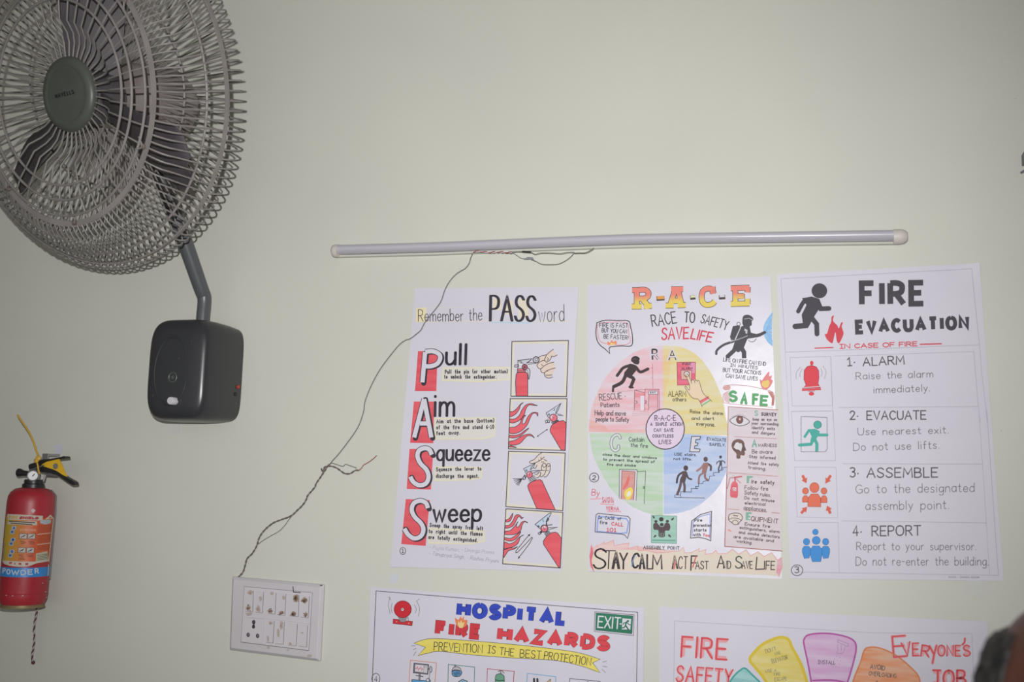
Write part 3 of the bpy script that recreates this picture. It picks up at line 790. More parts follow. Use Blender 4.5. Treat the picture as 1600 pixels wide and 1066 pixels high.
p.line([(748, 158), (785, 154)], 7.0, '#4c4240', 2, cap=False); p.line([(751, 151), (784, 148)], 3.4, '#d8d6b0', 3, cap=False)
p.line([(948, 156), (992, 153)], 7.0, '#4c4240', 2, cap=False); p.line([(952, 148), (988, 146)], 3.4, '#cfcbd6', 3, cap=False)
p.build('title_lettering', S2.root, 'red to yellow slab capitals')
p = S2.pen(*R0)
p.text('RACE', (487, 358), (655, 332), 78, 1.7, DK, 2); p.text('TO', (708, 326), (778, 330), 68, 1.8, DK, 2); p.text('SAFETY', (820, 330), (1000, 382), 62, 1.5, DK, 2, 0.05)
p.text('SAVE', (552, 448), (735, 440), 78, 2.4, '#c9495a', 2, 0.08); p.text('LIFE', (752, 440), (892, 466), 66, 2.4, '#c9495a', 2, 0.1)
p.build('slogan_lettering', S2.root)
# speech bubble
p = S2.pen(*R0)
bub = catmull([(100, 330), (160, 313), (240, 315), (318, 318), (335, 360), (348, 430), (340, 490), (270, 492), (195, 497)], False, 5) + [(185, 510), (190, 545), (160, 515), (128, 492)] + catmull([(128, 492), (105, 460), (93, 400), (100, 330)], False, 5)
p.line(bub, 1.4, DK, 1, closed=True)
p.line(catmull([(112, 340), (200, 326), (308, 332), (322, 400), (330, 470), (260, 485), (180, 478), (125, 460), (106, 400)], True, 4), 0.8, '#d7727c', 1, closed=True)
p.text('FIRE IS FAST', (118, 362), (316, 366), 30, 0.9, DK, 2); p.text('BUT YOU CAN', (135, 396), (308, 405), 27, 0.9, DK, 2); p.text('BE FASTER!', (148, 438), (318, 450), 28, 0.9, DK, 2)
p.fill(catmull([(178, 485), (176, 460), (190, 470), (205, 450), (215, 465), (232, 455), (236, 480)], True, 4), '#e08a6a', 2); p.fill([(190, 484), (200, 468), (215, 478), (225, 470), (228, 484)], '#e6cf7a', 3)
p.build('speech_bubble', S2.root, 'black speech bubble with a red inner line')
# firefighter
p = S2.pen(*R3)
FG = '#4a494f'
p.fill(catmull([(650, 50), (600, 110), (560, 180), (548, 240), (560, 300), (600, 370), (650, 410)], False, 4) + [(640, 300), (640, 120)], '#9dc3e6~#86b6e2', 1)
for b in ((640, 120), (640, 170), (640, 215), (640, 265), (645, 310), (648, 360)): p.line([(572, 255), b], 0.6, '#6fa5d8', 2)
p.fill(catmull([(335, 120), (350, 90), (390, 82), (430, 98), (448, 128), (432, 150), (430, 190), (410, 205), (415, 270), (340, 260), (345, 200), (334, 175)], True, 4), FG, 3)
p.line([(352, 128), (400, 118), (440, 135)], 0.9, '#b7b5bf', 5)
p.fill([(235, 200), (300, 190), (312, 210), (250, 345), (215, 345), (205, 310)], FG, 2); p.line([(318, 205), (258, 345)], 1.4, '#c9c7d2', 4); p.circle((294, 178), 18, 18, None, FG, 1.0, 2)
p.fill([(318, 205), (345, 195), (410, 210), (425, 280), (380, 345), (355, 410), (345, 430), (235, 420), (260, 350)], FG, 2)
p.fill([(358, 225), (388, 240), (382, 285), (350, 260)], '#c3c1cb', 4); p.fill([(350, 245), (368, 255), (364, 275), (345, 270)], FG, 5)
p.line([(420, 285), (480, 300), (520, 288)], 5.2, FG, 3); p.line([(515, 290), (565, 265)], 4.6, FG, 3)
p.line(catmull([(62, 490), (70, 450), (140, 395), (240, 360), (340, 325), (450, 310), (520, 292)], False, 4), 3.6, FG, 4); p.line([(62, 490), (66, 450)], 2.2, FG, 3)
p.line(catmull([(205, 365), (300, 335), (390, 300)], False, 4), 0.8, '#c9c7d2', 6)
p.line([(395, 345), (420, 362), (455, 358), (478, 330)], 0.9, FG, 2, True)
p.line([(260, 420), (245, 455), (180, 515)], 6.5, FG, 3); p.line([(320, 420), (350, 470), (352, 535)], 7.0, FG, 3, cap=False); p.line([(290, 425), (290, 445)], 8, FG, 3)
p.build('firefighter_picture', S2.root, 'grey firefighter with a hose and blue water')
p = S2.pen(*R3)
for s, a, b, h in (('LIFE ON FIRE CAN END', (136, 565), (575, 612), 38), ('|N MINUTES', (205, 622), (492, 652), 36), ('BUT YOUR ACTIONS', (132, 672), (525, 706), 38), ('CAN SAVE LIVES', (162, 732), (490, 766), 38)):
    p.text(s, a, b, h, 0.95, '#4a464e', 2)
p.build('quote_lettering', S2.root)
p = S2.pen(*R3)
p.fill(catmull([(520, 800), (516, 750), (535, 765), (560, 730), (610, 672), (612, 720), (640, 712), (632, 750), (650, 770), (620, 830), (580, 860), (540, 845)], True, 4), '#e08a8c', 2)
p.fill(catmull([(535, 810), (545, 775), (570, 770), (600, 760), (615, 790), (600, 830), (565, 840)], True, 4), '#e6c878', 3)
p.build('flame', S2.root, 'pink and yellow flame')
p = S2.pen(*R3)
c = catmull([(145, 820), (220, 812), (330, 815), (430, 828), (530, 850), (640, 880), (665, 930), (658, 1025)], False, 4)
p.line(c, 0.9, '#b97f7c', 1); p.line([(145, 820), (135, 850), (200, 865), (140, 905), (135, 970), (190, 1005), (650, 1045)], 0.9, '#c99a96', 1, True)
p.fill(catmull([(140, 830), (200, 818), (208, 850), (160, 868), (138, 855)], True, 4), '#cf9c92~#d8aaa2', 1); p.fill(catmull([(145, 900), (200, 890), (205, 980), (190, 1000), (145, 970)], True, 4), '#d8bcc0', 0)
p.fill([(595, 875), (645, 885), (664, 930), (656, 1025), (635, 1030), (640, 950)], '#b6726a~#c78d86', 1)
SG = '#6fb37c'
for w, col, l in ((4.4, '#5fa56f', 3),):
    p.text('S', (200, 998), (292, 985), 125, w, col, l, jit=0); p.text('A', (308, 1012), (385, 1018), 128, w, col, l, jit=0); p.text('F', (430, 1022), (500, 1025), 125, w, col, l, jit=0); p.text('E', (510, 1030), (598, 1036), 118, w, col, l, jit=0)
p.build('banner', S2.root, 'scroll with the green word SAFE')
# ---- colour wheel
p = S2.pen(0, 0, 1)
p.fill([(1036, 540), (1017.7, 541), (1001, 546), (988.8, 551.8), (967.8, 566), (949.4, 586), (940, 600), (933.6, 613.6), (927, 629), (923, 645), (920.5, 660), (919.9, 675), (1036, 677)], '#dfb2bb~#d9c6d0', 0)
p.fill([(921, 655), (945, 665), (950, 672), (1008, 671), (1008, 677), (919.9, 675)], '#dda6a2~#dbb9b8', 1)
p.fill([(930, 622), (940, 600), (945, 625), (935, 650), (921, 660)], '#dcb4b6~#d9c4cb', 1)
p.build('wheel_sector', S2.root, 'pink wheel sector')
p = S2.pen(0, 0, 1)
p.fill([(1036, 540), (1061.5, 541), (1074, 546), (1086.5, 553), (1098, 564), (1108.8, 579), (1116, 592), (1122, 605.7), (1127, 618), (1130, 627), (1133.8, 651.6), (1137, 663), (1138, 681), (1036, 677)], '#d9c98a~#d8d0ae', 0)
p.fill([(1036, 545), (1050, 545), (1046, 590), (1040, 610), (1036, 640)], '#dcbd88~#d8cba2', 1)
p.build('wheel_sector', S2.root, 'yellow wheel sector')
p = S2.pen(0, 0, 1)
p.fill([(921, 677), (922.5, 690), (924.4, 702.8), (929, 718), (936, 731.7), (943.5, 747), (953.3, 762), (963, 773.5), (975.7, 783), (988, 792), (1002, 798.7), (1019, 804), (1036, 806), (1036, 677)], '#afcbab~#c4d0c8', 0)
p.build('wheel_sector', S2.root, 'green wheel sector')
p = S2.pen(0, 0, 1)
p.fill([(1036, 677), (1072, 678), (1136, 682), (1135, 738), (1125, 757.8), (1117, 768), (1108, 777), (1095, 788), (1078.8, 796.8), (1060, 802), (1037, 804)], '#aebfe0~#c0cae2', 0)
p.fill([(1037, 706), (1060, 700), (1068, 684), (1100, 682), (1090, 700), (1060, 740), (1037, 742)], '#9db4df~#b3c1e0', 1)
p.build('wheel_sector', S2.root, 'blue wheel sector')
p = S2.pen(*R1)
def outlined(q, s, a, b, h, w=3.6):
    q.text(s, a, b, h, w, DK, 4, jit=0, cap=False); q.text(s, a, b, h, w - 1.5, '#d2cdd8', 5, jit=0, cap=False)
outlined(p, 'R', (818, 184), (918, 180), 152); outlined(p, 'A', (1008, 188), (1135, 184), 148)
p.build('sector_letter', S2.root, 'outlined letters R and A')
p = S2.pen(*R1)
p.fill(catmull([(580, 185), (590, 145), (630, 125), (668, 138), (685, 160), (678, 170), (680, 200), (665, 225), (635, 225), (600, 210)], True, 4), '#383034', 3)
p.line(catmull([(585, 195), (620, 225), (660, 235)], False, 4), 1.1, '#ddd0d6', 5); p.line([(600, 165), (640, 160)], 0.9, '#6a5c5e', 5)
MN = '#3c3034'
p.fill([(570, 220), (620, 225), (655, 250), (640, 300), (600, 350), (580, 380), (490, 365), (500, 320), (540, 270)], MN, 2)
p.line([(575, 235), (490, 265), (450, 310), (415, 358)], 4.6, MN, 3, True); p.line([(640, 260), (690, 315), (780, 280)], 4.6, MN, 3, True)
p.line([(540, 360), (600, 385), (612, 405), (575, 495)], 5.2, MN, 3); p.line([(560, 495), (600, 500)], 3.0, MN, 3)
p.line([(510, 370), (470, 440), (375, 490)], 5.4, MN, 3, True); p.line([(368, 488), (364, 545)], 3.4, MN, 3)
p.line([(320, 555), (600, 537)], 0.5, '#a78a92', 2)
p.build('running_figure', S2.root, 'black running figure on the pink sector')
p = S2.pen(*R1)
BD = '#7d5f68'
p.line([(835, 220), (838, 510)], 0.7, '#b0606c', 2); p.line([(815, 268), (832, 270)], 0.7, '#b0606c', 2); p.line([(818, 383), (838, 384)], 0.7, '#b0606c', 2)
p.fill([(620, 530), (742, 560), (740, 775), (618, 772)], '#dfb3bf~#d98f98', 2); p.fill([(690, 600), (740, 600), (738, 770), (690, 770)], '#dcd2dc', 3)
p.line([(618, 772), (622, 530), (742, 562)], 0.9, BD, 4); p.line([(625, 530), (742, 525)], 0.6, BD, 4); p.line([(738, 775), (746, 520), (912, 520), (916, 765)], 0.9, '#a8485a', 4)
p.fill([(750, 528), (910, 526), (905, 770), (742, 772)], '#dc9aa6~#dfb6c0', 2); p.fill([(788, 540), (890, 540), (890, 580), (788, 582)], '#d6d2dc', 3); p.line([(788, 770), (790, 540), (892, 540), (898, 768)], 0.8, BD, 4); p.line([(788, 582), (892, 580)], 0.8, BD, 4)
p.text('EXIT', (806, 572), (876, 570), 24, 0.8, DK, 5)
p.fill([(792, 590), (895, 590), (898, 768), (790, 768)], '#dcb9c4~#d99aa4', 3)
p.line([(628, 660), (650, 665), (655, 680), (630, 690)], 0.8, DK, 5); p.line([(742, 658), (760, 660), (755, 688), (742, 690)], 0.8, DK, 5)
for k in range(3): p.line([(590, 790 + 20 * k), (800, 785 + 20 * k)], 0.5, '#c58f98', 2)
p.build('door_picture', S2.root, 'red and white exit doors drawing')
p = S2.pen(*R1)
for s, a, b, h in (('RESCUE ·', (205, 655), (515, 632), 74), ('Patients', (222, 735), (440, 728), 52), ('Help and move', (150, 828), (515, 835), 56), ('people to Safety', (162, 900), (550, 908), 52)):
    p.text(s, a, b, h, 1.05, '#4b3f48', 4)
p.build('sector_text', S2.root)
p = S2.pen(*R2)
p.fill([(212, 202), (432, 200), (428, 470), (218, 472)], '#dd7088~#d95a70', 2); p.fill([(330, 205), (430, 203), (428, 330), (390, 330), (388, 300)], '#dc8fb0', 3); p.line([(212, 202), (432, 200), (428, 470), (218, 472)], 0.9, '#a3485a', 4, closed=True)
p.text('FIRE', (275, 238), (385, 236), 30, 0.9, '#5a4048', 5); p.text('ALARM', (265, 290), (398, 288), 34, 0.9, '#5a4048', 5)
p.fill([(258, 296), (388, 294), (384, 408), (262, 406)], '#d9a89e', 4); p.line([(258, 296), (388, 294), (384, 408), (262, 406)], 0.8, '#7d5058', 5, closed=True)
p.circle((328, 340), 32, 32, '#d4c8c8', DK, 1.0, 5)
hand = [(313, 345), (332, 335), (352, 360), (385, 420), (400, 405), (425, 410), (440, 418), (465, 412), (480, 440), (495, 490), (525, 560), (570, 620), (485, 665), (462, 635), (410, 625), (365, 590), (340, 545), (310, 500), (312, 482), (345, 520), (360, 525), (360, 470), (340, 410)]
p.fill(hand, '#dfc9ae', 6)
for l in ([(313, 345), (340, 410), (360, 470), (362, 525), (345, 525), (318, 485), (308, 500), (335, 545), (365, 592), (410, 630), (462, 638), (490, 680), (512, 732)], [(332, 335), (360, 380), (390, 455)], [(380, 430), (398, 408), (420, 425), (428, 450)], [(425, 425), (440, 412), (458, 435)], [(448, 425), (468, 415), (485, 450), (498, 500), (530, 575), (630, 668)]):
    p.line(l, 0.8, '#5c5048', 8, True)
p.fill([(485, 665), (585, 610), (600, 630), (500, 692)], '#dd6f78', 7); p.fill([(500, 692), (600, 630), (612, 655), (512, 715)], '#d8d2c8', 7); p.fill([(505, 705), (605, 645), (612, 658), (512, 720)], '#7fb585', 8)
p.line([(480, 665), (590, 605)], 0.9, '#a3485a', 9)
p.build('alarm_picture', S2.root, 'hand pressing a pink fire alarm box')
p = S2.pen(*R2)
for s, a, b, h in (('ALARM', (108, 605), (318, 606), 62), ('others', (162, 662), (320, 664), 46), ('Raise the alarm', (362, 805), (760, 832), 44), ('and alert', (382, 885), (655, 890), 42), ('everyone.', (442, 950), (660, 965), 46)):
    p.text(s, a, b, h, 1.0, '#55503f', 4)
p.build('sector_text', S2.root)
p = S2.pen(0, 0, 1)
p.circle((1039.3, 670.6), 30, 31.6, '#d8c4da~#d9c9dd', '#3d343c', 1.5, 6)
p.view(*R1)
p.text('R-A-C-E', (862, 895), (1110, 890), 60, 1.1, DK, 9)
p.text('A SIMPLE ACTION', (808, 958), (1192, 958), 44, 1.0, DK, 9); p.text('CAN SAVE', (848, 1028), (1085, 1028), 44, 1.0, DK, 9)
p.view(*R6); p.text('COUNTLESS', (832, 106), (1085, 108), 40, 1.0, DK, 9); p.text('LIVES', (912, 180), (1055, 182), 46, 1.0, DK, 9)
p.build('wheel_hub', S2.root, 'lilac disc with lettering')
p = S2.pen(*R6)
cc = catmull([(450, 110), (430, 78), (390, 80), (352, 120), (342, 180), (355, 235), (390, 262), (425, 245), (430, 205)], False, 5)
p.line(cc, 4.6, DK, 3); p.line(cc, 3.2, '#cfd3d6', 4)
p.build('sector_letter', S2.root, 'outlined letter C')
p = S2.pen(*R6)
for s, a, b, h in (('Contain', (556, 152), (732, 152), 52), ('the fire', (575, 215), (775, 228), 46), ('close the door and windows', (240, 322), (885, 364), 34), ('to prevent the spread of', (245, 380), (860, 412), 36), ('fire and smoke', (290, 440), (636, 455), 34)):
    p.text(s, a, b, h, 0.95, '#46504c', 4)
p.build('sector_text', S2.root)
p = S2.pen(*R6)
p.fill([(440, 485), (650, 488), (640, 855), (438, 832)], '#d6d2da', 2); p.fill([(468, 500), (625, 510), (612, 850), (458, 838)], '#c98a86~#d6a09a', 3)
p.fill([(555, 540), (565, 600), (540, 680), (490, 730), (475, 720), (515, 640)], '#dc6f6a', 4)
p.fill(catmull([(500, 790), (510, 740), (560, 700), (595, 710), (600, 760), (570, 830), (530, 845)], True, 4), '#e4cf5c', 5); p.fill(catmull([(525, 790), (545, 750), (575, 745), (575, 790), (545, 810)], True, 4), '#e3dfd0', 6)
p.line([(440, 832), (442, 485), (652, 490), (640, 858)], 0.9, '#5b545c', 7); p.line([(462, 838), (470, 500), (628, 512), (612, 850)], 0.9, '#7a5557', 7)
p.line([(655, 512), (752, 506), (736, 895)], 0.8, '#4c5450', 7); p.circle((730, 700), 7, 14, None, '#4c5450', 0.8, 7)
p.build('door_picture', S2.root, 'open door with fire behind it')
p = S2.pen(*R7)
p.line([(415, 100), (530, 100), (522, 135), (470, 140), (462, 180), (495, 185), (488, 215), (455, 220), (450, 255), (525, 262), (515, 298), (390, 295)], 1.2, DK, 5, closed=True)
p.fill([(415, 100), (530, 100), (522, 135), (470, 140), (462, 180), (495, 185), (488, 215), (455, 220), (450, 255), (525, 262), (515, 298), (390, 295)], '#d0ced8', 3)
p.build('sector_letter', S2.root, 'outlined letter E')
p = S2.pen(*R7)
for s, a, b, h in (('EVACUATE', (608, 152), (862, 170), 44), ('SAFELY.', (640, 220), (852, 232), 40)):
    p.text(s, a, b, h, 0.95, '#3f4658', 4)
p.build('sector_text', S2.root)
p = S2.pen(*R7)
for s, a, b, h in (('USE stairs.', (190, 345), (480, 355), 40), ('not lifts.', (180, 402), (420, 410), 36)):
    p.text(s, a, b, h, 0.95, '#3f4658', 4)
p.build('sector_text', S2.root)
p = S2.pen(*R7)
ST = '#4a4a54'
p.line([(200, 850), (275, 850), (275, 808), (412, 812), (412, 768), (500, 768), (465, 760), (465, 742), (505, 742), (505, 705), (560, 705), (560, 680), (640, 655), (645, 610), (712, 603), (695, 595), (695, 565), (768, 560), (770, 540), (815, 530), (815, 500), (868, 493)], 0.9, ST, 4)
p.line([(200, 850), (200, 882), (585, 888)], 0.9, ST, 4); p.line([(275, 850), (275, 885)], 0.8, ST, 4)
M1, M2 = '#473c44', '#8d6a66'
def climber(hd, r, torso, limbs, c1, c2):
    p.circle(hd, r, r * 1.15, c1, None, 1, 4); p.fill(torso, c2, 3)
    for l, w, c in limbs: p.line(l, w, c, 3, True)
climber((340, 505), 30, [(300, 545), (340, 540), (362, 570), (345, 640), (330, 690), (260, 690), (265, 650), (290, 600)], [([(310, 555), (255, 590), (232, 640), (225, 690)], 3.2, M1), ([(345, 560), (370, 630), (412, 650)], 2.8, M1), ([(280, 680), (262, 760), (232, 840)], 4.0, '#5e4c50'), ([(315, 690), (325, 740), (322, 805)], 3.8, '#5e4c50')], M1, '#54454a')
climber((595, 392), 28, [(570, 440), (610, 432), (635, 460), (615, 520), (600, 580), (545, 580), (550, 520)], [([(575, 450), (540, 500), (485, 540)], 3.4, '#a07b78'), ([(620, 450), (660, 480), (660, 530)], 3.4, '#5a4a52'), ([(560, 570), (515, 610), (505, 700)], 2.8, M2), ([(585, 575), (590, 630), (625, 662)], 3.4, M2)], '#5a4a4e', '#96706c')
climber((787, 364), 17, [(775, 412), (805, 412), (805, 470), (770, 470)], [([(780, 410), (745, 430), (735, 452)], 1.5, '#4c4856'), ([(800, 410), (830, 420), (842, 440)], 1.5, '#4c4856'), ([(780, 465), (762, 510), (765, 560)], 2.2, '#4c4856'), ([(795, 465), (802, 500), (790, 535)], 1.3, '#4c4856')], '#43404e', '#4c4856')
p.build('stairs_picture', S2.root, 'three figures climbing stairs')
# ---- right column
p = S2.pen(*R4)
BX = '#b0736c'
p.fill([(160, 55), (850, 92), (860, 1066), (140, 1066)], '#d6ccd4~#d3c8d0', 0)
p.line([(140, 1066), (160, 50), (845, 95)], 1.1, BX, 2); p.line([(240, 466), (830, 495)], 0.7, BX, 2); p.line([(165, 965), (850, 1018)], 0.7, BX, 2)
p.view(*R5)
p.fill([(128, 0), (820, 30), (835, 990), (102, 935)], '#d7ccd3~#d4c8ce', 0)
p.line([(130, 0), (102, 935), (835, 995)], 1.3, '#a3625c', 2); p.line([(135, 455), (285, 465)], 0.7, BX, 2); p.line([(700, 500), (805, 512)], 0.9, BX, 2); p.line([(345, 472), (640, 495)], 0.8, BX, 2)
p.build('column_box', S2.root, 'brown ruled column box')
p = S2.pen(*R4)
p.fill(catmull([(180, 243), (240, 195), (310, 178), (390, 205), (455, 258), (400, 300), (320, 318), (240, 295)], True, 4), '#d5d2da', 1); p.line(catmull([(180, 243), (240, 195), (310, 178), (390, 205), (455, 258), (400, 300), (320, 318), (240, 295)], True, 4), 1.1, '#54484c', 3, closed=True)
p.circle((318, 232), 45, 52, '#8a5f5a~#6f4a48', '#4b3838', 0.9, 3); p.circle((320, 225), 12, 16, '#d6c3bc', None, 1, 5); p.line([(210, 195), (310, 160), (410, 190)], 0.5, '#8a7f86', 2, True)
p.build('eye_picture', S2.root, 'brown eye drawing')
p = S2.pen(*R4)
hd = catmull([(275, 765), (270, 700), (225, 650), (205, 590), (225, 530), (280, 502), (340, 508), (378, 545), (388, 600), (408, 655), (385, 668), (392, 700), (375, 730), (330, 725), (325, 768)], True, 4)
p.fill(hd, '#5c4644~#7d605c', 2); p.fill([(245, 590), (262, 555), (290, 542), (315, 560), (345, 560), (355, 600), (345, 640), (335, 675), (310, 650), (265, 640), (235, 615)], '#d6d2d8', 4)
p.build('head_picture', S2.root, 'brown head in profile with a white brain')
p = S2.pen(*R5)
p.fill(catmull([(172, 290), (176, 180), (195, 120), (225, 100), (262, 120), (272, 180), (268, 300), (220, 310)], True, 4), '#d9707a~#d4606c', 2); p.line([(235, 100), (232, 50), (318, 40)], 2.2, '#c4606c', 2); p.line([(245, 70), (305, 122)], 1.4, '#c98890', 2)
p.line([(230, 55), (170, 60), (155, 120), (132, 195)], 1.1, '#b4616a', 2, True); p.fill([(205, 178), (250, 180), (248, 225), (206, 222)], '#dcd0d6', 4); p.circle((226, 205), 12, 12, None, '#a86a72', 0.7, 5)
p.build('extinguisher_picture', S2.root, 'small red extinguisher drawing')
p = S2.pen(*R5)
sd = catmull([(152, 560), (165, 525), (230, 508), (300, 518), (328, 560), (320, 595), (290, 625), (275, 650), (225, 655), (195, 630), (155, 600)], True, 4)
p.fill(sd, '#d9cdc6', 2); p.line(sd, 1.1, '#5a5054', 3, closed=True); p.line([(160, 590), (200, 572), (270, 578), (315, 602)], 0.9, '#5a5054', 3, True); p.line([(198, 628), (215, 602), (250, 600), (272, 625), (270, 645)], 0.9, '#5a5054', 3, True); p.line([(215, 538), (268, 545)], 1.6, '#6a5a5c', 3)
p.fill([(135, 722), (160, 712), (200, 750), (150, 738)], '#dd9a90', 2)
p.build('detector_picture', S2.root, 'smoke detector drawing')
GN = '#7fae9c'; TC = '#5d5358'
p = S2.pen(*R4)
p.text('S', (525, 180), (575, 178), 80, 1.6, GN, 2); p.text('SURVEY', (615, 180), (828, 186), 50, 1.3, '#4b4046', 3)
for s, a, b, h in (('keep an eye on', (498, 245), (835, 252), 44), ('your surrounding', (482, 300), (855, 315), 44), ('identify exits', (482, 362), (808, 380), 46), ('and dangers', (485, 425), (808, 448), 46)): p.text(s, a, b, h, 0.95, TC, 3)
p.build('column_text', S2.root)
p = S2.pen(*R4)
p.text('A', (485, 615), (560, 615), 120, 2.6, GN, 2); p.text('WARNESS', (570, 610), (835, 614), 50, 1.0, TC, 3)
for s, a, b, h in (('Be aware', (490, 695), (770, 704), 50), ('Stay informed', (448, 765), (815, 785), 48), ('Attend fire safety', (428, 850), (858, 878), 46), ('training.', (432, 912), (685, 940), 48)): p.text(s, a, b, h, 0.95, TC, 3)
p.build('column_text', S2.root)
p = S2.pen(*R5)
p.fill([(385, 30), (465, 32), (460, 55), (418, 58), (412, 125), (382, 125)], GN, 2); p.text('ire safety', (440, 128), (738, 145), 56, 1.2, '#5a4a4e', 3)
for s, a, b, h in (('Follow fire', (358, 205), (655, 220), 46), ('Safety rules.', (355, 265), (690, 300), 46), ('Do not misuse', (352, 332), (738, 372), 44), ('electrical', (355, 398), (625, 418), 44), ('appliances.', (345, 460), (640, 490), 46)): p.text(s, a, b, h, 0.95, TC, 3)
p.build('column_text', S2.root)
p = S2.pen(*R5)
p.fill([(372, 495), (448, 497), (446, 520), (408, 520), (406, 540), (432, 545), (430, 565), (404, 565), (402, 582), (432, 585), (428, 600), (370, 598)], GN, 2); p.text('QUIPMENT', (440, 605), (782, 640), 56, 1.15, '#6a524f', 3)
for s, a, b, h in (('Ensure fire', (355, 668), (682, 700), 44), ('extinguishers, alarm', (290, 712), (805, 770), 42), ('and smoke detectors', (278, 770), (805, 835), 42), ('are available and', (212, 828), (730, 885), 42), ('working.', (250, 885), (455, 912), 44)): p.text(s, a, b, h, 0.95, TC, 3)
p.build('column_text', S2.root)
# ---- lower part
p = S2.pen(*R6)
p.circle((140, 582), 54, 54, None, '#5a5860', 1.3); p.text('2', (112, 612), (160, 618), 60, 1.4, '#5a5860', 2)
p.build('sheet_number', S2.root)
p = S2.pen(*R6)
p.text('By', (110, 790), (200, 800), 72, 1.2, '#d0707e', 2); p.text('SANJNA', (235, 878), (372, 882), 62, 1.0, '#cc5a6c', 2); p.text('VERMA', (280, 970), (436, 975), 46, 1.1, '#cc5a6c', 2)
for l in ([(95, 838), (215, 832)], [(215, 895), (375, 905)], [(300, 985), (455, 985)]): p.line(l, 1.8, '#dda0ac', 1)
p.build('signatures', S2.root, 'red signature')
p = S2.pen(*R8)
bb = [(145, 300), (155, 110), (178, 90), (520, 125), (543, 150), (535, 300), (515, 375), (482, 335), (440, 325)]
p.line(bb, 1.2, '#4a4a58', 2, closed=True); ib = [(168, 295), (180, 125), (500, 150), (525, 190), (505, 310), (430, 318)]
p.line(ib, 2.0, '#8aa0dc', 1, closed=True)
p.text('|n CASE of', (180, 155), (440, 172), 40, 1.0, '#4a4a58', 3); p.text('fire', (196, 212), (285, 216), 42, 1.0, '#4a4a58', 3); p.text('CALL', (328, 228), (465, 242), 46, 1.3, '#cc5a64', 3); p.text('101', (275, 302), (388, 305), 50, 1.4, '#cc5a64', 3)
p.build('speech_bubble', S2.root, 'black speech bubble with a blue inner line')
p = S2.pen(*R8)
p.fill([(785, 112), (1072, 122), (1070, 432), (784, 424)], '#8fbcae~#a4c8bc', 1); p.line([(785, 112), (1072, 122), (1070, 432), (784, 424)], 0.8, '#5f8f82', 2, closed=True)
p.line([(800, 395), (1050, 398)], 2.5, '#6fa596', 2)
PK = '#43373d'
p.circle((897, 157), 26, 25, PK, None, 1, 4); p.circle((836, 182), 18, 16, PK, None, 1, 4); p.circle((966, 180), 18, 16, PK, None, 1, 4)
p.fill(catmull([(805, 240), (812, 205), (850, 200), (880, 230), (925, 230), (945, 198), (985, 205), (1000, 245), (985, 285), (940, 290), (935, 355), (870, 355), (865, 285), (815, 275)], True, 4), '#54434a', 3)
p.circle((903, 218), 25, 23, PK, '#a4c8bc', 0.8, 5)
for k in range(3): p.line([(885 + 18 * k, 310), (885 + 18 * k, 355)], 0.6, '#8fbcae', 5)
for a, b in (((800, 120), (822, 148)), ((1040, 140), (1008, 172)), ((812, 362), (842, 335)), ((1005, 360), (975, 328))): arrow(p, a, b, 7, PK, 4, 2.2)
p.build('assembly_picture', S2.root, 'green assembly sign drawing')
p = S2.pen(*R8)
p.text('ASSEMBLY POINT', (692, 498), (1105, 506), 42, 1.0, DK, 2)
p.build('caption_lettering', S2.root)
p = S2.pen(*R8)
p.line([(1228, 372), (1242, 178), (1340, 105), (1468, 68), (1458, 402), (1400, 378), (1320, 362)], 1.3, '#4a4650', 2, closed=True); p.line([(1250, 350), (1258, 190), (1340, 125), (1452, 95), (1446, 370)], 1.3, '#8a9cd4', 1)
for s, a, b, h, c in (('Fire', (1270, 188), (1362, 186), 40, '#4a4650'), ('prevention', (1262, 242), (1465, 244), 38, '#4a4650'), ('starts', (1265, 298), (1412, 298), 40, '#4a4650'), ('with', (1258, 350), (1345, 350), 38, '#4a4650'), ('You', (1365, 352), (1445, 360), 40, '#cc4f58')): p.text(s, a, b, h, 1.1, c, 3)
p.build('note_box', S2.root, 'slanted note box with a blue inner line')
p = S2.pen(*R8)
up = [(85, 560), (108, 445), (122, 495), (175, 440), (165, 470), (255, 410), (245, 440), (355, 395), (365, 460), (440, 440), (530, 428), (520, 490), (630, 460), (635, 515), (720, 510), (850, 540), (940, 535), (1105, 515), (1145, 475), (1165, 540), (1240, 535), (1330, 490), (1325, 525), (1405, 500), (1395, 555), (1480, 545), (1515, 510), (1540, 550), (1600, 545)]
p.view(*RB); up2 = [((x / 7.2727), (790 + y / 7.2727 - 660)) for x, y in up]; up2 = [(x * 4.2625, y * 4.2625) for x, y in up2] + [(960, 875), (1000, 845), (1040, 880), (1090, 850), (1120, 890), (1170, 862), (1210, 895), (1260, 868), (1300, 920), (1325, 900), (1330, 960), (1310, 1030)]
p.fill(up2 + [(1250, 1020), (800, 1003), (60, 985)], '#dfcfc0~#dad2c4', 0)
p.fill(up2[:18] + [(560, 850), (300, 850), (120, 860)], '#dfb0b0~#dfc4c2', 1); p.line(up2, 0.9, '#dc9aa0', 2)
p.fill([(60, 815), (75, 870), (62, 920), (80, 1000), (55, 960), (48, 890)], '#d8707a', 2); p.fill([(1300, 920), (1325, 900), (1330, 960), (1310, 1030), (1290, 1000)], '#dc98a8~#dcb2be', 1)
p.build('flame_border', S2.root, 'pink and yellow flame border')
p = S2.pen(*R8)
for s, a, b, h, w, b2 in (('S', (125, 715), (262, 718), 222, 2.4, 0.6), ('T', (225, 718), (365, 720), 205, 1.4, 0.4), ('A', (340, 718), (408, 718), 190, 2.2, 2.2), ('Y', (420, 722), (505, 722), 182, 1.6, 1.2)): p.text(s, a, b, h, w, '#3d353a', 3, 0.03, jit=0, bold2=b2)
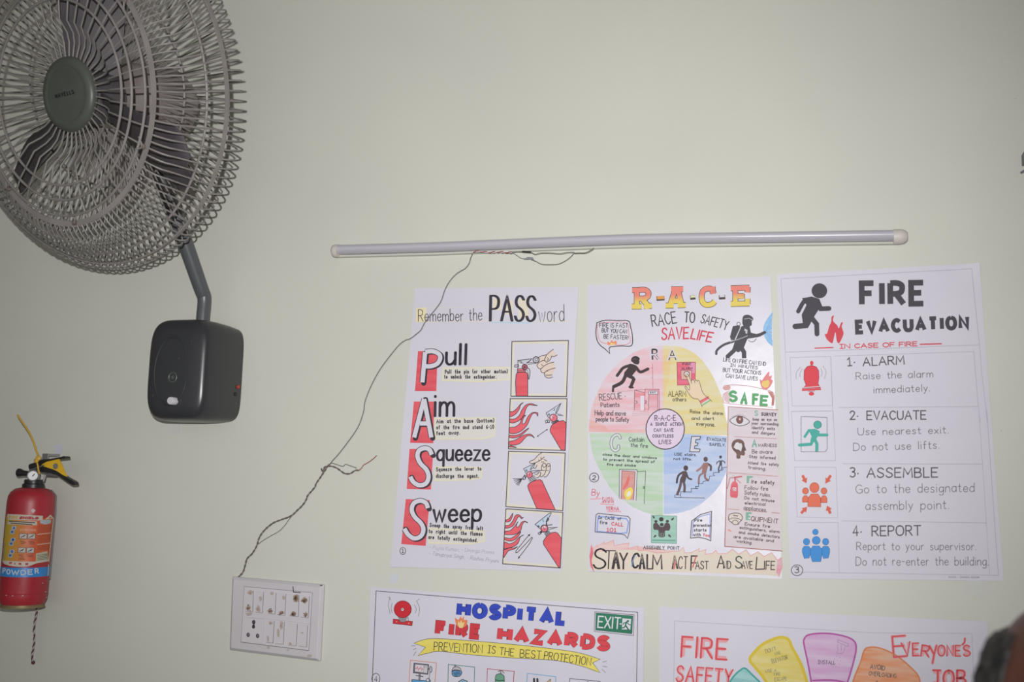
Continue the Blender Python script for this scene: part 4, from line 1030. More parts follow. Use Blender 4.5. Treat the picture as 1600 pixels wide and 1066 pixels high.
for s, a, b, h, w, b2 in (('C', (560, 704), (628, 712), 165, 2.6, 0.8), ('A', (648, 718), (700, 718), 165, 2.2, 1.6), ('L', (735, 720), (790, 720), 160, 2.0, 0.8), ('M', (795, 722), (900, 722), 160, 1.6, 1.0)): p.text(s, a, b, h, w, '#3d353a', 3, jit=0, bold2=b2)
p.line([(565, 690), (570, 640), (600, 570)], 1.6, '#7f93c4', 4)
p.text('A', (1020, 720), (1075, 718), 150, 1.6, '#3d353a', 3, jit=0, bold2=1.6); p.line([(1042, 715), (1055, 640)], 3.0, '#d08080', 4)
p.text('CT', (1090, 720), (1192, 722), 140, 1.5, '#3d353a', 3, jit=0, slant=0.03); p.text('F', (1232, 735), (1295, 735), 160, 2.2, '#3d353a', 3, 0.06, jit=0); p.line([(1255, 700), (1290, 580)], 1.8, '#d05a60', 4)
p.text('AST', (1285, 722), (1430, 724), 88, 1.5, '#3d353a', 3, jit=0)
p.view(*RB)
p.text('A', (898, 970), (945, 970), 80, 1.5, '#3d353a', 3, jit=0, bold2=0.6); p.text('ND', (940, 975), (988, 975), 50, 1.4, '#3d353a', 3, jit=0); p.text('S', (1020, 972), (1062, 972), 78, 1.9, '#3d4a42', 3, jit=0); p.text('AVE', (1062, 975), (1132, 975), 48, 1.4, '#3d353a', 3, jit=0)
p.text('L', (1155, 980), (1205, 978), 80, 1.8, '#3d353a', 3, 0.1, jit=0); p.text('IFE', (1210, 980), (1280, 982), 55, 1.5, '#3d353a', 3, jit=0)
p.build('footer_lettering', S2.root)
# ================================================================== poster: hospital fire hazards
S4 = Sheet([(580, 917), (1007, 950), (1002, 1310), (565, 1304)], 'white hand-drawn chart headed HOSPITAL FIRE HAZARDS in blue and red capitals', 4.2, MPAPER, 0.0006)
H = (570, 900, 3.5556); H5 = (600, 960, 8.0); H6 = (800, 940, 7.2727)
p = S4.pen(*H)
p.line([(40, 640), (63, 84), (1516, 203), (1510, 640)], 1.0, '#4a4850', 1)
p.build('border_line', S4.root)
def block(q, s, a, b, h, w, col, edge, **k):
    q.text(s, a, b, h, w, edge, 2, cap=False, **k); 
    # the colour sits inside the dark outline
    ux, uy = b[0] - a[0], b[1] - a[1]; d = math.hypot(ux, uy); i = 0.55 * q.k; ux, uy = ux / d * i, uy / d * i
    q.text(s, (a[0] + ux + uy, a[1] + uy - ux), (b[0] - ux + uy, b[1] - uy - ux), h - 2 * i, w - 1.1, col, 3, cap=False, **k)
p = S4.pen(*H)
block(p, 'HOSPITAL', (506, 230), (1124, 281), 93, 8.6, '#3247b8', '#22285e', jit=0.0, gap=2.9)
p.build('title_lettering', S4.root, 'bold blue capitals')
p = S4.pen(*H)
block(p, 'FIRE', (386, 334), (648, 358), 90, 8.6, '#cb3a45', '#5c2028', jit=0.0, gap=2.9)
p.build('title_lettering', S4.root, 'bold red capitals')
p = S4.pen(*H)
block(p, 'HAZARDS', (731, 366), (1362, 424), 92, 8.8, '#d6454f', '#5c2028', jit=0.0, gap=2.6)
p.build('title_lettering', S4.root, 'bold red capitals')
p = S4.pen(*H5)
p.fill(catmull([(905, 130), (890, 45), (930, 70), (960, 25), (975, 55), (1005, 25), (1000, 70), (1035, 70), (1045, 90), (1030, 140), (990, 165), (945, 160)], True, 4), '#e0835a', 5)
p.fill([(925, 130), (930, 85), (950, 110), (965, 70), (980, 110), (1010, 95), (995, 145), (985, 172), (945, 170)], '#e6cf8e', 6)
p.build('flame', S4.root, 'small orange flame over the red R')
p = S4.pen(*H)
rib = catmull([(272, 375), (330, 355), (400, 349), (600, 362), (860, 385), (1080, 410), (1200, 430), (1308, 463)], False, 4) + [(1266, 483), (1308, 538)] + catmull([(1308, 538), (1200, 500), (1060, 470), (850, 458), (600, 440), (420, 420), (350, 430), (295, 444)], False, 4) + [(338, 397)]
p.fill(rib, '#e6d86e~#e2d262', 1); p.line(rib, 0.8, '#59554e', 2, closed=True)
p.build('ribbon', S4.root, 'yellow ribbon drawing')
p = S4.pen(*H)
for s, a, b, h in (('PREVENTION', (384, 414), (652, 428), 45), ('|S', (682, 428), (724, 433), 40), ('THE', (748, 438), (826, 446), 40), ('BEST', (862, 452), (980, 460), 42), ('PROTECTION', (996, 462), (1254, 498), 43)):
    p.text(s, a, b, h, 1.1, DK, 3, jit=0.15)
p.build('ribbon_lettering', S4.root)
p = S4.pen(*H)
for l in ([(258, 388), (282, 390)], [(268, 412), (285, 402)], [(270, 445), (285, 420)]): p.line(l, 0.7, '#6a6870', 1)
p.build('ribbon_marks', S4.root)
p = S4.pen(*H)
for l in ([(1320, 480), (1345, 474)], [(1322, 502), (1348, 506)], [(1318, 518), (1338, 538)]): p.line(l, 0.7, '#6a6870', 1)
p.build('ribbon_marks', S4.root)
p = S4.pen(*H)
p.circle((211, 186), 48, 47, '#c92b38', '#6b1f28', 0.8, 2); p.circle((210, 187), 9, 9, '#d8c9cf', '#6b1f28', 0.6, 4); p.circle((210, 187), 3, 3, '#3c3a40', None, 1, 6)
p.fill([(183, 226), (238, 230), (222, 262), (196, 260)], '#8f8d92', 1)
p.line([(240, 228), (243, 250)], 0.9, '#6a6870', 1)
sh = [(158, 240), (188, 243), (200, 258), (222, 258), (232, 250), (266, 254), (262, 277), (157, 265)]; p.fill(sh, '#c9303c', 2); p.line(sh, 0.7, '#6b1f28', 3, closed=True)
p.circle((177, 255), 3, 3, '#e0b9b0', None, 1, 4); p.circle((245, 264), 3, 3, '#e0b9b0', None, 1, 4)
for l in ([(140, 117), (132, 160), (140, 212)], [(152, 150), (146, 180), (152, 206)], [(275, 160), (286, 185), (280, 208)], [(288, 140), (304, 180), (298, 226)], [(132, 115), (144, 135)], [(304, 128), (286, 142)]): p.line(l, 0.7, '#7a7880', 1, True)
p.build('alarm_bell_picture', S4.root, 'red round alarm bell drawing')
p = S4.pen(*H6)
p.line([(942, 118), (1388, 152), (1380, 388), (935, 340)], 0.8, '#55535a', 1, closed=True)
p.fill([(955, 130), (1374, 165), (1364, 368), (950, 325)], '#2c7a5f~#257056', 1); p.line([(955, 130), (1374, 165), (1364, 368), (950, 325)], 0.6, '#2e4a41', 2, closed=True)
WH = '#d6d6de'
p.text('EXIT', (975, 294), (1226, 312), 125, 2.0, WH, 3, jit=0.05)
p.fill([(1255, 192), (1355, 200), (1345, 320), (1248, 318)], WH, 3)
GR = '#256b53'
p.circle((1318, 224), 13, 13, GR, None, 1, 4); p.line([(1300, 235), (1290, 270), (1310, 300), (1325, 322)], 2.2, GR, 4); p.line([(1300, 240), (1270, 245), (1262, 265)], 1.4, GR, 4); p.line([(1305, 240), (1330, 262), (1350, 268)], 1.4, GR, 4); p.line([(1290, 272), (1275, 298), (1250, 300)], 1.8, GR, 4)
p.fill([(1218, 255), (1240, 244), (1240, 268)], WH, 4); p.line([(1238, 256), (1256, 257)], 1.0, WH, 4)
p.build('exit_sign_picture', S4.root, 'green EXIT sign drawing')
p = S4.pen(*H5)
p.line([(308, 900), (330, 575), (655, 610), (632, 900)], 1.0, '#d3806a', 1)
scr = [(375, 612), (558, 630), (548, 752), (368, 732)]
p.fill(scr, '#77757c', 2); p.fill([(392, 628), (496, 638), (492, 728), (388, 716)], '#d6ccd6', 3); p.fill([(500, 640), (545, 644), (538, 738), (496, 732)], '#c9c6d0', 3)
p.line(scr, 1.0, DK, 4, closed=True)
p.line([(392, 675), (412, 678), (420, 655), (428, 705), (438, 680), (455, 680), (462, 655), (470, 708), (478, 684), (492, 684)], 0.9, '#b8434f', 5)
p.circle((505, 660), 5, 5, DK, None, 1, 5); p.circle((525, 662), 5, 5, DK, None, 1, 5); p.circle((584, 690), 16, 38, '#bfbdc6', DK, 0.9, 3); p.line([(555, 685), (570, 688)], 1.0, DK, 4); p.line([(572, 728), (565, 810)], 0.7, DK, 4)
p.fill([(432, 745), (460, 748), (456, 825), (428, 822)], '#8b8990', 2); p.line([(400, 766), (488, 780)], 1.2, DK, 4)
sh = [(348, 818), (520, 832), (560, 805), (580, 830), (570, 900), (345, 900)]; p.fill(sh, '#5f9fce', 2); p.line(sh, 0.9, DK, 3, closed=True)
p.circle((548, 825), 20, 22, '#c5cad6', DK, 0.8, 4)
p.build('hazard_picture', S4.root, 'orange-boxed drawing of a heart monitor')
p = S4.pen(*H5)
p.line([(798, 900), (803, 628), (1133, 662), (1125, 900)], 1.0, '#3c8076', 1)
p.line([(880, 636), (900, 640)], 1.2, DK, 4); p.line([(888, 640), (888, 660)], 1.2, DK, 4)
p.fill(catmull([(850, 705), (870, 668), (905, 655), (945, 670), (968, 712), (972, 740), (945, 775), (880, 778), (852, 755)], True, 4), '#bdb9bc', 2)
p.fill(catmull([(852, 720), (900, 700), (965, 712), (972, 740), (945, 772), (885, 778), (855, 760)], True, 4), '#6393bb', 3)
p.line(catmull([(850, 705), (870, 668), (905, 655), (945, 670), (968, 712), (972, 740), (945, 775), (880, 778), (852, 755)], True, 4), 0.9, DK, 4, closed=True); p.line([(855, 712), (890, 698), (950, 708)], 1.6, DK, 5, True)
for c in ((882, 742), (912, 732), (938, 742), (905, 762)): p.circle(c, 11, 11, None, '#33506b', 0.8, 5)
p.fill([(915, 900), (930, 845), (985, 815), (1040, 835), (1060, 900)], '#88a9c2', 2); p.line([(915, 900), (930, 845), (985, 812), (1005, 825), (1040, 835), (1060, 900)], 1.0, DK, 3)
p.build('hazard_picture', S4.root, 'green-boxed drawing of a lamp head')
p = S4.pen(*H5)
p.line([(1285, 900), (1290, 683), (1626, 716)], 1.0, '#b2485c', 1); p.view(*H6); p.line([(24, 795), (25, 795), (15, 920)], 1.2, '#b2485c', 1); p.view(*H5)
sh = catmull([(1392, 905), (1392, 790), (1410, 755), (1450, 745), (1490, 760), (1505, 800), (1502, 905)], False, 4)
p.fill(sh, '#6b9f85', 2); p.line(sh, 0.9, DK, 3); p.line([(1394, 820), (1440, 832), (1503, 825)], 1.3, '#2e4a3e', 4)
p.line([(1428, 718), (1455, 705), (1480, 712), (1500, 735)], 1.3, '#6a6870', 3, True); p.line([(1452, 742), (1455, 710), (1470, 745)], 1.2, '#6a6870', 3)
p.build('hazard_picture', S4.root, 'red-boxed drawing of a green gas cylinder')
p = S4.pen(*H6)
p.line([(165, 960), (175, 818), (500, 855), (496, 960)], 1.0, '#5f9fd0', 1)
p.line([(252, 880), (254, 960)], 3.2, '#35333a', 2); p.line([(290, 882), (294, 960)], 3.2, '#35333a', 2)
p.fill([(442, 880), (395, 920), (385, 960), (430, 960)], '#d9b877', 2); p.line([(442, 880), (395, 920), (385, 960)], 0.8, DK, 3); p.line([(442, 880), (425, 960)], 0.8, DK, 3)
p.build('hazard_picture', S4.root, 'blue-boxed drawing of two dark prongs')
p = S4.pen(*H6)
p.line([(652, 960), (658, 876), (1000, 908), (998, 960)], 1.0, '#4f4a66', 1); p.line([(850, 915), (870, 910), (880, 930)], 0.8, '#6a6870', 2)
p.build('hazard_picture', S4.root, 'dark-boxed drawing at the right end of the row')
p = S4.pen(*H)
p.circle((62, 572), 22, 30, None, DK, 0.9); p.text('4', (54, 588), (70, 588), 30, 0.9, DK)
p.build('sheet_number', S4.root)

# ================================================================== poster: fire safety, everyone's job
S5 = Sheet([(1030.5, 948), (1543, 971), (1556, 1330), (1029, 1310)], "white hand-drawn chart headed FIRE SAFETY EVERYONE'S JOB with coloured petals, lower right", 5.5, MPAPER, 0.0008, curl=[(at(1543, 971).x, at(1543, 971).z, 0.06, 0.006)])
J = (1020, 930, 2.7586); J7 = (1120, 970, 8.0); J8 = (1300, 970, 6.4)
p = S5.pen(*J)
p.line([(90, 400), (93, 112), (560, 140), (960, 163), (1375, 166), (1385, 400)], 0.6, '#a7a4b0', 1)
p.build('border_line', S5.root)
RJ = '#d65058'; RL = '#e0a2a8'
def soft(q, s, a, b, h, w, **k):
    q.text(s, a, b, h, w + 2.4, RL, 1, **k); q.text(s, a, b, h, w, RJ, 2, **k)
p = S5.pen(*J)
soft(p, 'FIRE', (122, 265), (318, 278), 86, 3.2, jit=0.15)
soft(p, 'SAFETY', (100, 372), (340, 392), 68, 2.4, jit=0.2)
p.build('title_lettering', S5.root, 'red capitals at the left')
p = S5.pen(*J8)
soft(p, 'E', (618, 365), (745, 355), 205, 2.4, jit=0.0); soft(p, 'V', (712, 358), (798, 345), 135, 2.4, jit=0.0)
soft(p, 'E', (808, 352), (870, 350), 125, 2.4, jit=0.0); soft(p, 'R', (888, 355), (968, 365), 112, 2.4, jit=0.0)
for w, c, l in ((4.8, RL, 1), (2.4, RJ, 2)):
    p.line([(975, 255), (1015, 330)], w, c, l); p.line([(1045, 250), (1020, 340), (1005, 425)], w, c, l)
soft(p, 'ONE', (1058, 352), (1285, 355), 108, 2.2, jit=0.1); soft(p, 'S', (1318, 358), (1385, 352), 108, 2.3, jit=0.0)
p.line([(1328, 178), (1325, 215), (1305, 240)], 3.0, RJ, 2, True)
soft(p, 'JOB', (1008, 655), (1335, 660), 160, 3.2, jit=0.05)
p.build('title_lettering', S5.root, 'red capitals at the right')
def petal(pts, fillc, edge, w, rows, lab, extra=None):
    q = S5.pen(*J)
    c = catmull(pts, False, 5)
    q.fill(c, fillc, 1); q.line(c, w, edge, 2)
    for v, s, a, b, h, col, wd in rows:
        q.view(*v); q.text(s, a, b, h, wd, col, 3, jit=0.4)
    if extra: extra(q)
    q.build('petal', S5.root, lab)
petal([(305, 420), (345, 355), (380, 322), (400, 317), (430, 345), (470, 385), (500, 430)], '#a3d0cf~#8cc2c2', '#3fa09c', 2.6, [], 'turquoise petal')
petal([(520, 430), (480, 360), (440, 310), (420, 285), (425, 262), (470, 215), (520, 190), (555, 182), (585, 192), (600, 225), (640, 300), (672, 400), (680, 430)], '#ded08a~#d9c766', '#d6bd38', 4.6,
      [(J7, "DON'T", (612, 405), (745, 370), 46, '#77746a', 0.7), (J7, 'USE', (730, 430), (800, 415), 34, '#8b8878', 0.6), (J7, 'ELEVATOR', (695, 532), (890, 480), 52, '#6a675f', 0.7),
       (J7, 'USE A', (610, 645), (745, 640), 36, '#807d70', 0.6), (J7, 'FIRE', (720, 690), (795, 680), 34, '#807d70', 0.6), (J7, 'ESCAPE', (725, 755), (875, 740), 40, '#77746a', 0.6)], 'yellow petal')
def shower(q):
    q.view(*J8)
    q.line([(58, 190), (165, 232), (160, 260), (55, 215)], 0.6, '#8f8494', 3, closed=True); q.line([(55, 235), (60, 300)], 0.6, '#8f8494', 3); q.line([(90, 240), (92, 300)], 0.6, '#8f8494', 3); q.line([(130, 262), (120, 305)], 0.6, '#8f8494', 3)
    q.line([(45, 305), (50, 325), (95, 330), (120, 310)], 0.6, '#8f8494', 3)
    for a, b in ((40, 355), (75, 365), (18, 378), (48, 395), (82, 400), (30, 425), (70, 432), (35, 455), (62, 465)): q.line([(a, b), (a + 8, b + 4)], 0.9, '#a08aa8', 3)
    q.view(*J); q.line([(690, 368), (740, 366), (790, 368), (840, 380)], 2.6, '#b1529f', 3, True)
petal([(690, 430), (682, 370), (668, 290), (652, 215), (652, 190), (670, 172), (720, 165), (780, 168), (840, 182), (870, 202), (876, 235), (862, 300), (838, 380), (825, 430)], '#d6bcd8~#cfa4cd', '#b34f9f', 2.6,
      [(J7, '|NSTALL', (1265, 538), (1478, 548), 46, '#5f5a66', 0.9)], 'pink petal', shower)
petal([(845, 430), (870, 350), (895, 290), (908, 245), (922, 228), (960, 225), (1010, 240), (1060, 268), (1110, 310), (1145, 350), (1155, 400), (1155, 430)], '#dcae94~#e08b5c', '#d27a46', 2.0,
      [(J8, 'AVOID', (382, 478), (525, 496), 44, '#4c4448', 1.0), (J8, 'OVERLOADING', (368, 545), (640, 575), 42, '#5e5456', 0.9)], 'orange petal', lambda q: (q.view(*J8), q.fill([(435, 610), (450, 600), (460, 612)], '#4c4448', 3)))
# ================================================================== wall fan
MWIRE = noise_mat('dusty_grey_wire', '#7f7a78', '#8b8684', 30.0, 0.5, spec=0.4)
MBAND = noise_mat('dusty_grey_band', '#85807e', '#918b89', 12.0, 0.5, spec=0.4)
MBLADE = noise_mat('dark_grey_blade_plastic', '#464247', '#544f54', 9.0, 0.6, spec=0.5)
MMOTOR = noise_mat('dusty_motor_paint', '#75696a', '#8b8482', 11.0, 0.55, spec=0.4)
MBOX = noise_mat('black_fan_plastic', '#343538', '#8d8987', 70.0, 0.3, lo=0.70, hi=0.80, spec=0.5)
MPIPE = new_mat('dark_grey_pipe_paint', 0.35, '#54565a', 0, 0.5)[0]
MBADGE = noise_mat('grey_green_badge', '#4c504c', '#545853', 14.0, 0.42, spec=0.5)
MBLACK = new_mat('black_plastic', 0.4, '#232325', 0, 0.5)[0]
MWHITE = new_mat('white_plastic', 0.4, '#cfccd2', 0, 0.5)[0]
MREDP = new_mat('red_plastic', 0.4, '#a8402f', 0, 0.5)[0]
MRUST = noise_mat('rusty_bolt', '#5d514d', '#766862', 60.0, 0.6)
N = Vector((-0.22449531, -0.94184872, -0.25004569)).normalized()
FU = Vector((0.97274903, -0.23186059, 0)).normalized()
FW = N.cross(FU).normalized()
FC = Vector((-1.40682217, -0.45844052, CAM_Z + 0.74520344))
def fp(r, ang, t): return FC + N * t + (FU * cos(ang) + FW * sin(ang)) * r

xl = at(229, 580, -0.125).x; xr = at(323, 580, -0.125).x
bcx = (xl + xr) / 2; hwF = (xr - xl) / 2; hwB = at(381, 545, 0).x - bcx
bzt = at(276, 497, -0.125).z; bzb = at(268, 657, -0.125).z; bcz = (bzt + bzb) / 2; hhF = (bzt - bzb) / 2
fan = thing('wall_fan', 'large dark grey caged wall fan with its control box, top left of the wall', 'fan', Vector((bcx, 0, bcz)))

g = MB()                                                       # front grille: spokes and three wire rings
for k in range(42):
    a = 2 * pi * k / 42 + 0.04
    pr = [(0.066, -0.030), (0.100, -0.030), (0.118, -0.024), (0.140, -0.006), (0.178, -0.004), (0.207, -0.002), (0.238, -0.006), (0.252, -0.010)]
    g.tube([fp(r, a + 0.05 * min(1, max(0, (0.13 - r) / 0.06)), t) for r, t in pr], 0.0017, MWIRE, 6)
for r, t in ((0.178, 0.0), (0.207, 0.002), (0.238, -0.002)):
    g.tube([fp(r, 2 * pi * k / 96, t) for k in range(96)], 0.0026, MWIRE, 8, closed=True)
g.build('front_grille', fan)
b = MB()
b.rings([[fp(r, 2 * pi * k / 96, t) for k in range(96)] for r, t in ((0.2475, -0.0065), (0.2585, -0.0065), (0.2585, -0.0095), (0.2475, -0.0095), (0.2475, -0.0065))], MBAND, False, False)
band = b.build('clamp_band', fan, angle=30)
for px_, py_ in ((224.5, 229), (117, 348), (196, 1), (14, 295)):
    d = ray(px_, py_); o = FC + N * -0.006; kq = (o - CAM).dot(N) / d.dot(N); X = CAM + d * kq
    s = MB(); s.lathe([(0.0055, -0.002), (0.0055, 0.003), (0.0035, 0.005)], X, N, MRUST, 10); 
    rad = (X - FC).normalized(); tn = N.cross(rad).normalized()
    s.tube([X - rad * 0.016 + tn * 0.012 + N * 0.002, X - rad * 0.008 + tn * 0.010 + N * 0.005, X + tn * 0.002 + N * 0.004, X - tn * 0.002 + N * 0.004, X - rad * 0.008 - tn * 0.010 + N * 0.005, X - rad * 0.016 - tn * 0.012 + N * 0.002], 0.0015, MWIRE, 6)
    s.build('clamp_screw', band)
g = MB()                                                       # rear basket
N2 = Vector((-0.13107988, -0.93366245, -0.33330542)).normalized()      # the bent rear basket sits a little askew to the front grille
FU2 = Vector((0.9902882, -0.13902975, 0)).normalized(); FW2 = N2.cross(FU2).normalized()
FC2 = Vector((-1.45760797, -0.47479299, CAM_Z + 0.75692514))
def ro(r, ang): return r * (1 - 0.055 * max(0.0, cos(ang - radians(212))) ** 2)          # dented on the lower left
def fq(r, ang, t): return FC2 + N2 * t + (FU2 * cos(ang) + FW2 * sin(ang)) * r
for k in range(122):
    a = 2 * pi * k / 122 + 0.01
    pts = [fp(0.250, a, -0.010), fp(0.256, a, -0.008), fp(0.275, a, -0.016), fp(0.288, a, -0.026), fp(0.293, a, -0.036).lerp(fq(ro(0.371, a), a, -0.125), 0.06), fp(0.293, a, -0.036).lerp(fq(ro(0.371, a), a, -0.125), 0.5), fq(ro(0.371, a), a, -0.125), fq(0.3785, a, -0.152), fq(0.3765, a, -0.166), fq(0.362, a, -0.176), fq(0.30, a, -0.188), fq(0.20, a, -0.200), fq(0.085, a, -0.208)]
    g.tube([Vector(p) for p in catmull([tuple(p) for p in pts], False, 2)], 0.0018, MWIRE, 5)
g.build('rear_guard', fan)
b = MB()
b.rings([[fq(ro(r, 2 * pi * k / 96), 2 * pi * k / 96, t) for k in range(96)] for r, t in ((0.3695, -0.121), (0.3725, -0.121), (0.3735, -0.130), (0.3705, -0.130), (0.3695, -0.121))], MWIRE, False, False)
b.build('guard_ring', fan, angle=30)
b = MB(); b.tube([fp(0.2905, 2 * pi * k / 96, -0.036).lerp(fq(ro(0.3685, 2 * pi * k / 96), 2 * pi * k / 96, -0.125), 0.58) for k in range(96)], 0.0026, MWIRE, 6, closed=True); b.build('guard_ring', fan)
b = MB(); b.tube([fq(0.21, 2 * pi * k / 72, -0.196) for k in range(72)], 0.0024, MWIRE, 6, closed=True); b.build('guard_ring', fan)
b = MB()
b.lathe([(0.066, -0.036), (0.0725, -0.034), (0.0735, -0.028), (0.0715, -0.022), (0.066, -0.0185), (0.056, -0.0175), (0.054, -0.0185), (0.053, -0.0185), (0.0, -0.0165)], FC, N, MBADGE, 48, cap1=False)
badge = b.build('hub_badge', fan)
def badge_surf(x, y, lift):
    d = ray(x, y); o = FC + N * (-0.0165 + lift); return CAM + d * ((o - CAM).dot(N) / d.dot(N))
q = Pen(badge_surf, 0.0006).view(0, 130, 6.27)
q.text('HAVELLS', (545, 152), (730, 104), 46, 1.7, '#2a2c2c', 1, jit=0, cap=False)
q.build('lettering', badge)
b = MB()
b.lathe([(0.02, -0.150), (0.05, -0.125), (0.055, -0.09), (0.05, -0.06), (0.03, -0.045), (0.0, -0.04)], FC, N, MBLADE, 32, cap1=False)
b.build('blade_hub', fan)
for ang in (-158, -38, 82):
    ph0 = radians(ang); grid = []; ns, nc = 14, 8
    for i in range(ns + 1):
        s = i / ns; r = 0.045 + 0.25 * s
        ch = (0.095 + 0.07 * s) * (1 if s < 0.8 else math.sqrt(max(0.0, 1 - ((s - 0.8) / 0.2) ** 2)) * 0.75 + 0.25)
        beta = radians(42 - 16 * s)
        ph = ph0 + 0.10 * (s - 0.5)
        rad = FU * cos(ph) + FW * sin(ph); tan = FU * sin(ph) - FW * cos(ph)
        row = []
        for j in range(nc + 1):
            c = (j / nc - 0.5) * ch
            row.append(FC + N * -0.088 + rad * r + (tan * cos(beta) - N * sin(beta)) * c + N * (0.010 * (1 - (2 * j / nc - 1) ** 2)))
        grid.append(row)
    nn = (grid[ns][0] - grid[0][0]).cross(grid[0][nc] - grid[0][0]).normalized() * 0.0013
    vs = [p + nn for row in grid for p in row] + [p - nn for row in grid for p in row]; fs = []; W_ = nc + 1; K = W_ * (ns + 1)
    for i in range(ns):
        for j in range(nc):
            f = (i * W_ + j, i * W_ + j + 1, (i + 1) * W_ + j + 1, (i + 1) * W_ + j); fs.append(f); fs.append(tuple(K + a for a in f[::-1]))
    rim = [(0, j) for j in range(nc)] + [(i, nc) for i in range(ns)] + [(ns, j) for j in range(nc, 0, -1)] + [(i, 0) for i in range(ns, 0, -1)]
    rim = [i * W_ + j for i, j in rim]
    for k in range(len(rim)):
        a, c = rim[k], rim[(k + 1) % len(rim)]; fs.append((c, a, a + K, c + K))
    b = MB(); b.add(vs, fs, MBLADE); b.build('blade', fan)
b = MB()
b.lathe([(0.012, -0.14), (0.035, -0.155), (0.068, -0.165), (0.078, -0.180), (0.080, -0.235), (0.079, -0.237), (0.079, -0.239), (0.080, -0.241), (0.077, -0.285), (0.062, -0.310), (0.03, -0.318), (0.0, -0.319)][::-1], FC, N, MMOTOR, 40, cap1=True, cap0=False)
motor = b.build('motor_housing', fan)
b = MB(); b.lathe([(0.018, -0.36), (0.020, -0.352), (0.018, -0.335), (0.012, -0.312)], FC + FW * 0.008, N, MBLACK, 18); b.build('tail_knob', motor)
b = MB()
c0 = FC + N * -0.205 - FW * 0.045 + FU * 0.055
b.tube([Vector(p) for p in catmull([tuple(c0 + N * 0.03), tuple(c0 + FU * 0.02), tuple(c0 - N * 0.03 + FU * 0.01 + FW * 0.01), tuple(c0 - N * 0.07 - FW * 0.03)], False, 5)], 0.0035, MRUST, 6); b.build('motor_lead', motor)
# arm
P0 = at(317, 494, -0.065); PE = FC + N * -0.215 - FW * 0.072
K1 = P0 + Vector((0, 0, 0.042)); dirE = (PE - K1).normalized(); K2 = K1 + dirE * 0.20
b = MB(); b.tube([P0 + Vector((0, 0, -0.02))] + [Vector(p) for p in catmull([tuple(P0), tuple(K1), tuple(K1 + dirE * 0.03), tuple(K2)], False, 5)], [0.0145] * 4 + [0.0145 + 0.003 * k / 12 for k in range(13)], MPIPE, 20)
b.build('support_pipe', fan)
b = MB(); b.tube([K2 - dirE * 0.008, K2, K2 + dirE * 0.004, PE - dirE * 0.05, PE + dirE * 0.02], [0.0195, 0.0195, 0.016, 0.020, 0.026], MBLACK, 18); b.build('pivot_neck', fan)
# control box
def sring(cx, cz, hw, hh, y, ex=4.6, n=64):
    out = []
    for k in range(n):
        a = 2 * pi * k / n; c, s = cos(a), sin(a)
        out.append(Vector((cx + hw * math.copysign(abs(c) ** (2 / ex), c), y, cz + hh * math.copysign(abs(s) ** (2 / ex), s))))
    return out
b = MB()
b.rings([sring(bcx, bcz, hwB + (hwF - hwB) * f, hhF * h, y, e) for f, h, y, e in
         ((0, 0.97, 0, 6.5), (0.0, 0.99, -0.03, 6.0), (0.15, 1.0, -0.065, 5.5), (0.45, 1.0, -0.095, 5), (0.95, 0.985, -0.112, 4.6), (1.22, 0.955, -0.121, 4.4), (1.5, 0.91, -0.126, 4.2), (2.2, 0.72, -0.130, 3.6), (3.4, 0.4, -0.132, 3), (4.6, 0.1, -0.133, 2.4))], MBOX)
box = b.build('control_box', fan)
b = MB()
oc = at(268, 580, -0.129)
b.tube([Vector((oc.x + 0.041 * cos(2 * pi * k / 48), -0.1312 + 0.0010 * abs(cos(2 * pi * k / 48)), oc.z + 0.074 * sin(2 * pi * k / 48))) for k in range(48)], 0.0022, MBOX, 8, closed=True); b.build('oval_rim', box)
b = MB(); e = at(270.5, 590, -0.131); b.tube([Vector((e.x + 0.0095 * cos(2 * pi * k / 24), -0.1325, e.z + 0.0105 * sin(2 * pi * k / 24))) for k in range(24)], 0.0016, MBADGE, 6, closed=True)
b.lathe([(0.005, 0), (0.004, 0.003), (0.0, 0.0035)], (e.x, -0.1305, e.z), (0, -1, 0), MBADGE, 14, cap1=False); b.build('round_emblem', box)
b = MB(); e = at(273, 627, -0.131); b.lathe([(0.0085, 0), (0.0085, 0.014), (0.0075, 0.016), (0, 0.016)], (e.x, -0.1295, e.z), (-0.15, -1, 0), MWHITE, 18, cap1=False); b.build('speed_knob', box)['label'] = 'white knob'
b = MB(); e = at(371, 605, -0.012); b.lathe([(0.005, 0), (0.004, 0.005), (0, 0.006)], (bcx + hwB - 0.0015, -0.016, e.z), (1, -0.2, 0), MREDP, 10, cap1=False); b.build('indicator', box)
b = MB(); b.lathe([(0.005, 0), (0.004, 0.004), (0, 0.004)], (bcx + hwB - 0.0015, -0.024, e.z - 0.017), (1, -0.2, 0), MBLACK, 10, cap1=False); b.build('side_button', box)

# ================================================================== tube light
MTUBE = new_mat('frosted_diffuser', 0.22, '#b9b7c1', 0, 0.5)[0]
MRAIL = new_mat('pale_plastic_rail', 0.4, '#c3c4bb', 0, 0.5)[0]
MCAP = new_mat('cream_plastic_cap', 0.45, '#cfc8c2', 0, 0.5)[0]
axis = [at(x, y, -0.016) for x, y in catmull([(526, 391.8), (680, 387.6), (860, 380.2), (1000, 375.2), (1180, 372.6), (1403, 369.6)], False, 6)]
lamp = thing('tube_light', 'long unlit white tube light fixed across the wall above the charts', 'lamp', Vector(((axis[0].x + axis[-1].x) / 2, 0, axis[0].z)))
def extrude(b, path, prof, m):
    rs = []
    for i, p in enumerate(path):
        rs.append([Vector((p.x, y, p.z + z)) for y, z in prof])
    b.rings(rs, m)
arc = [(-0.012 - 0.0165 * cos(radians(a)), 0.0028 + 0.0105 * sin(radians(a))) for a in range(-90, 91, 12)]
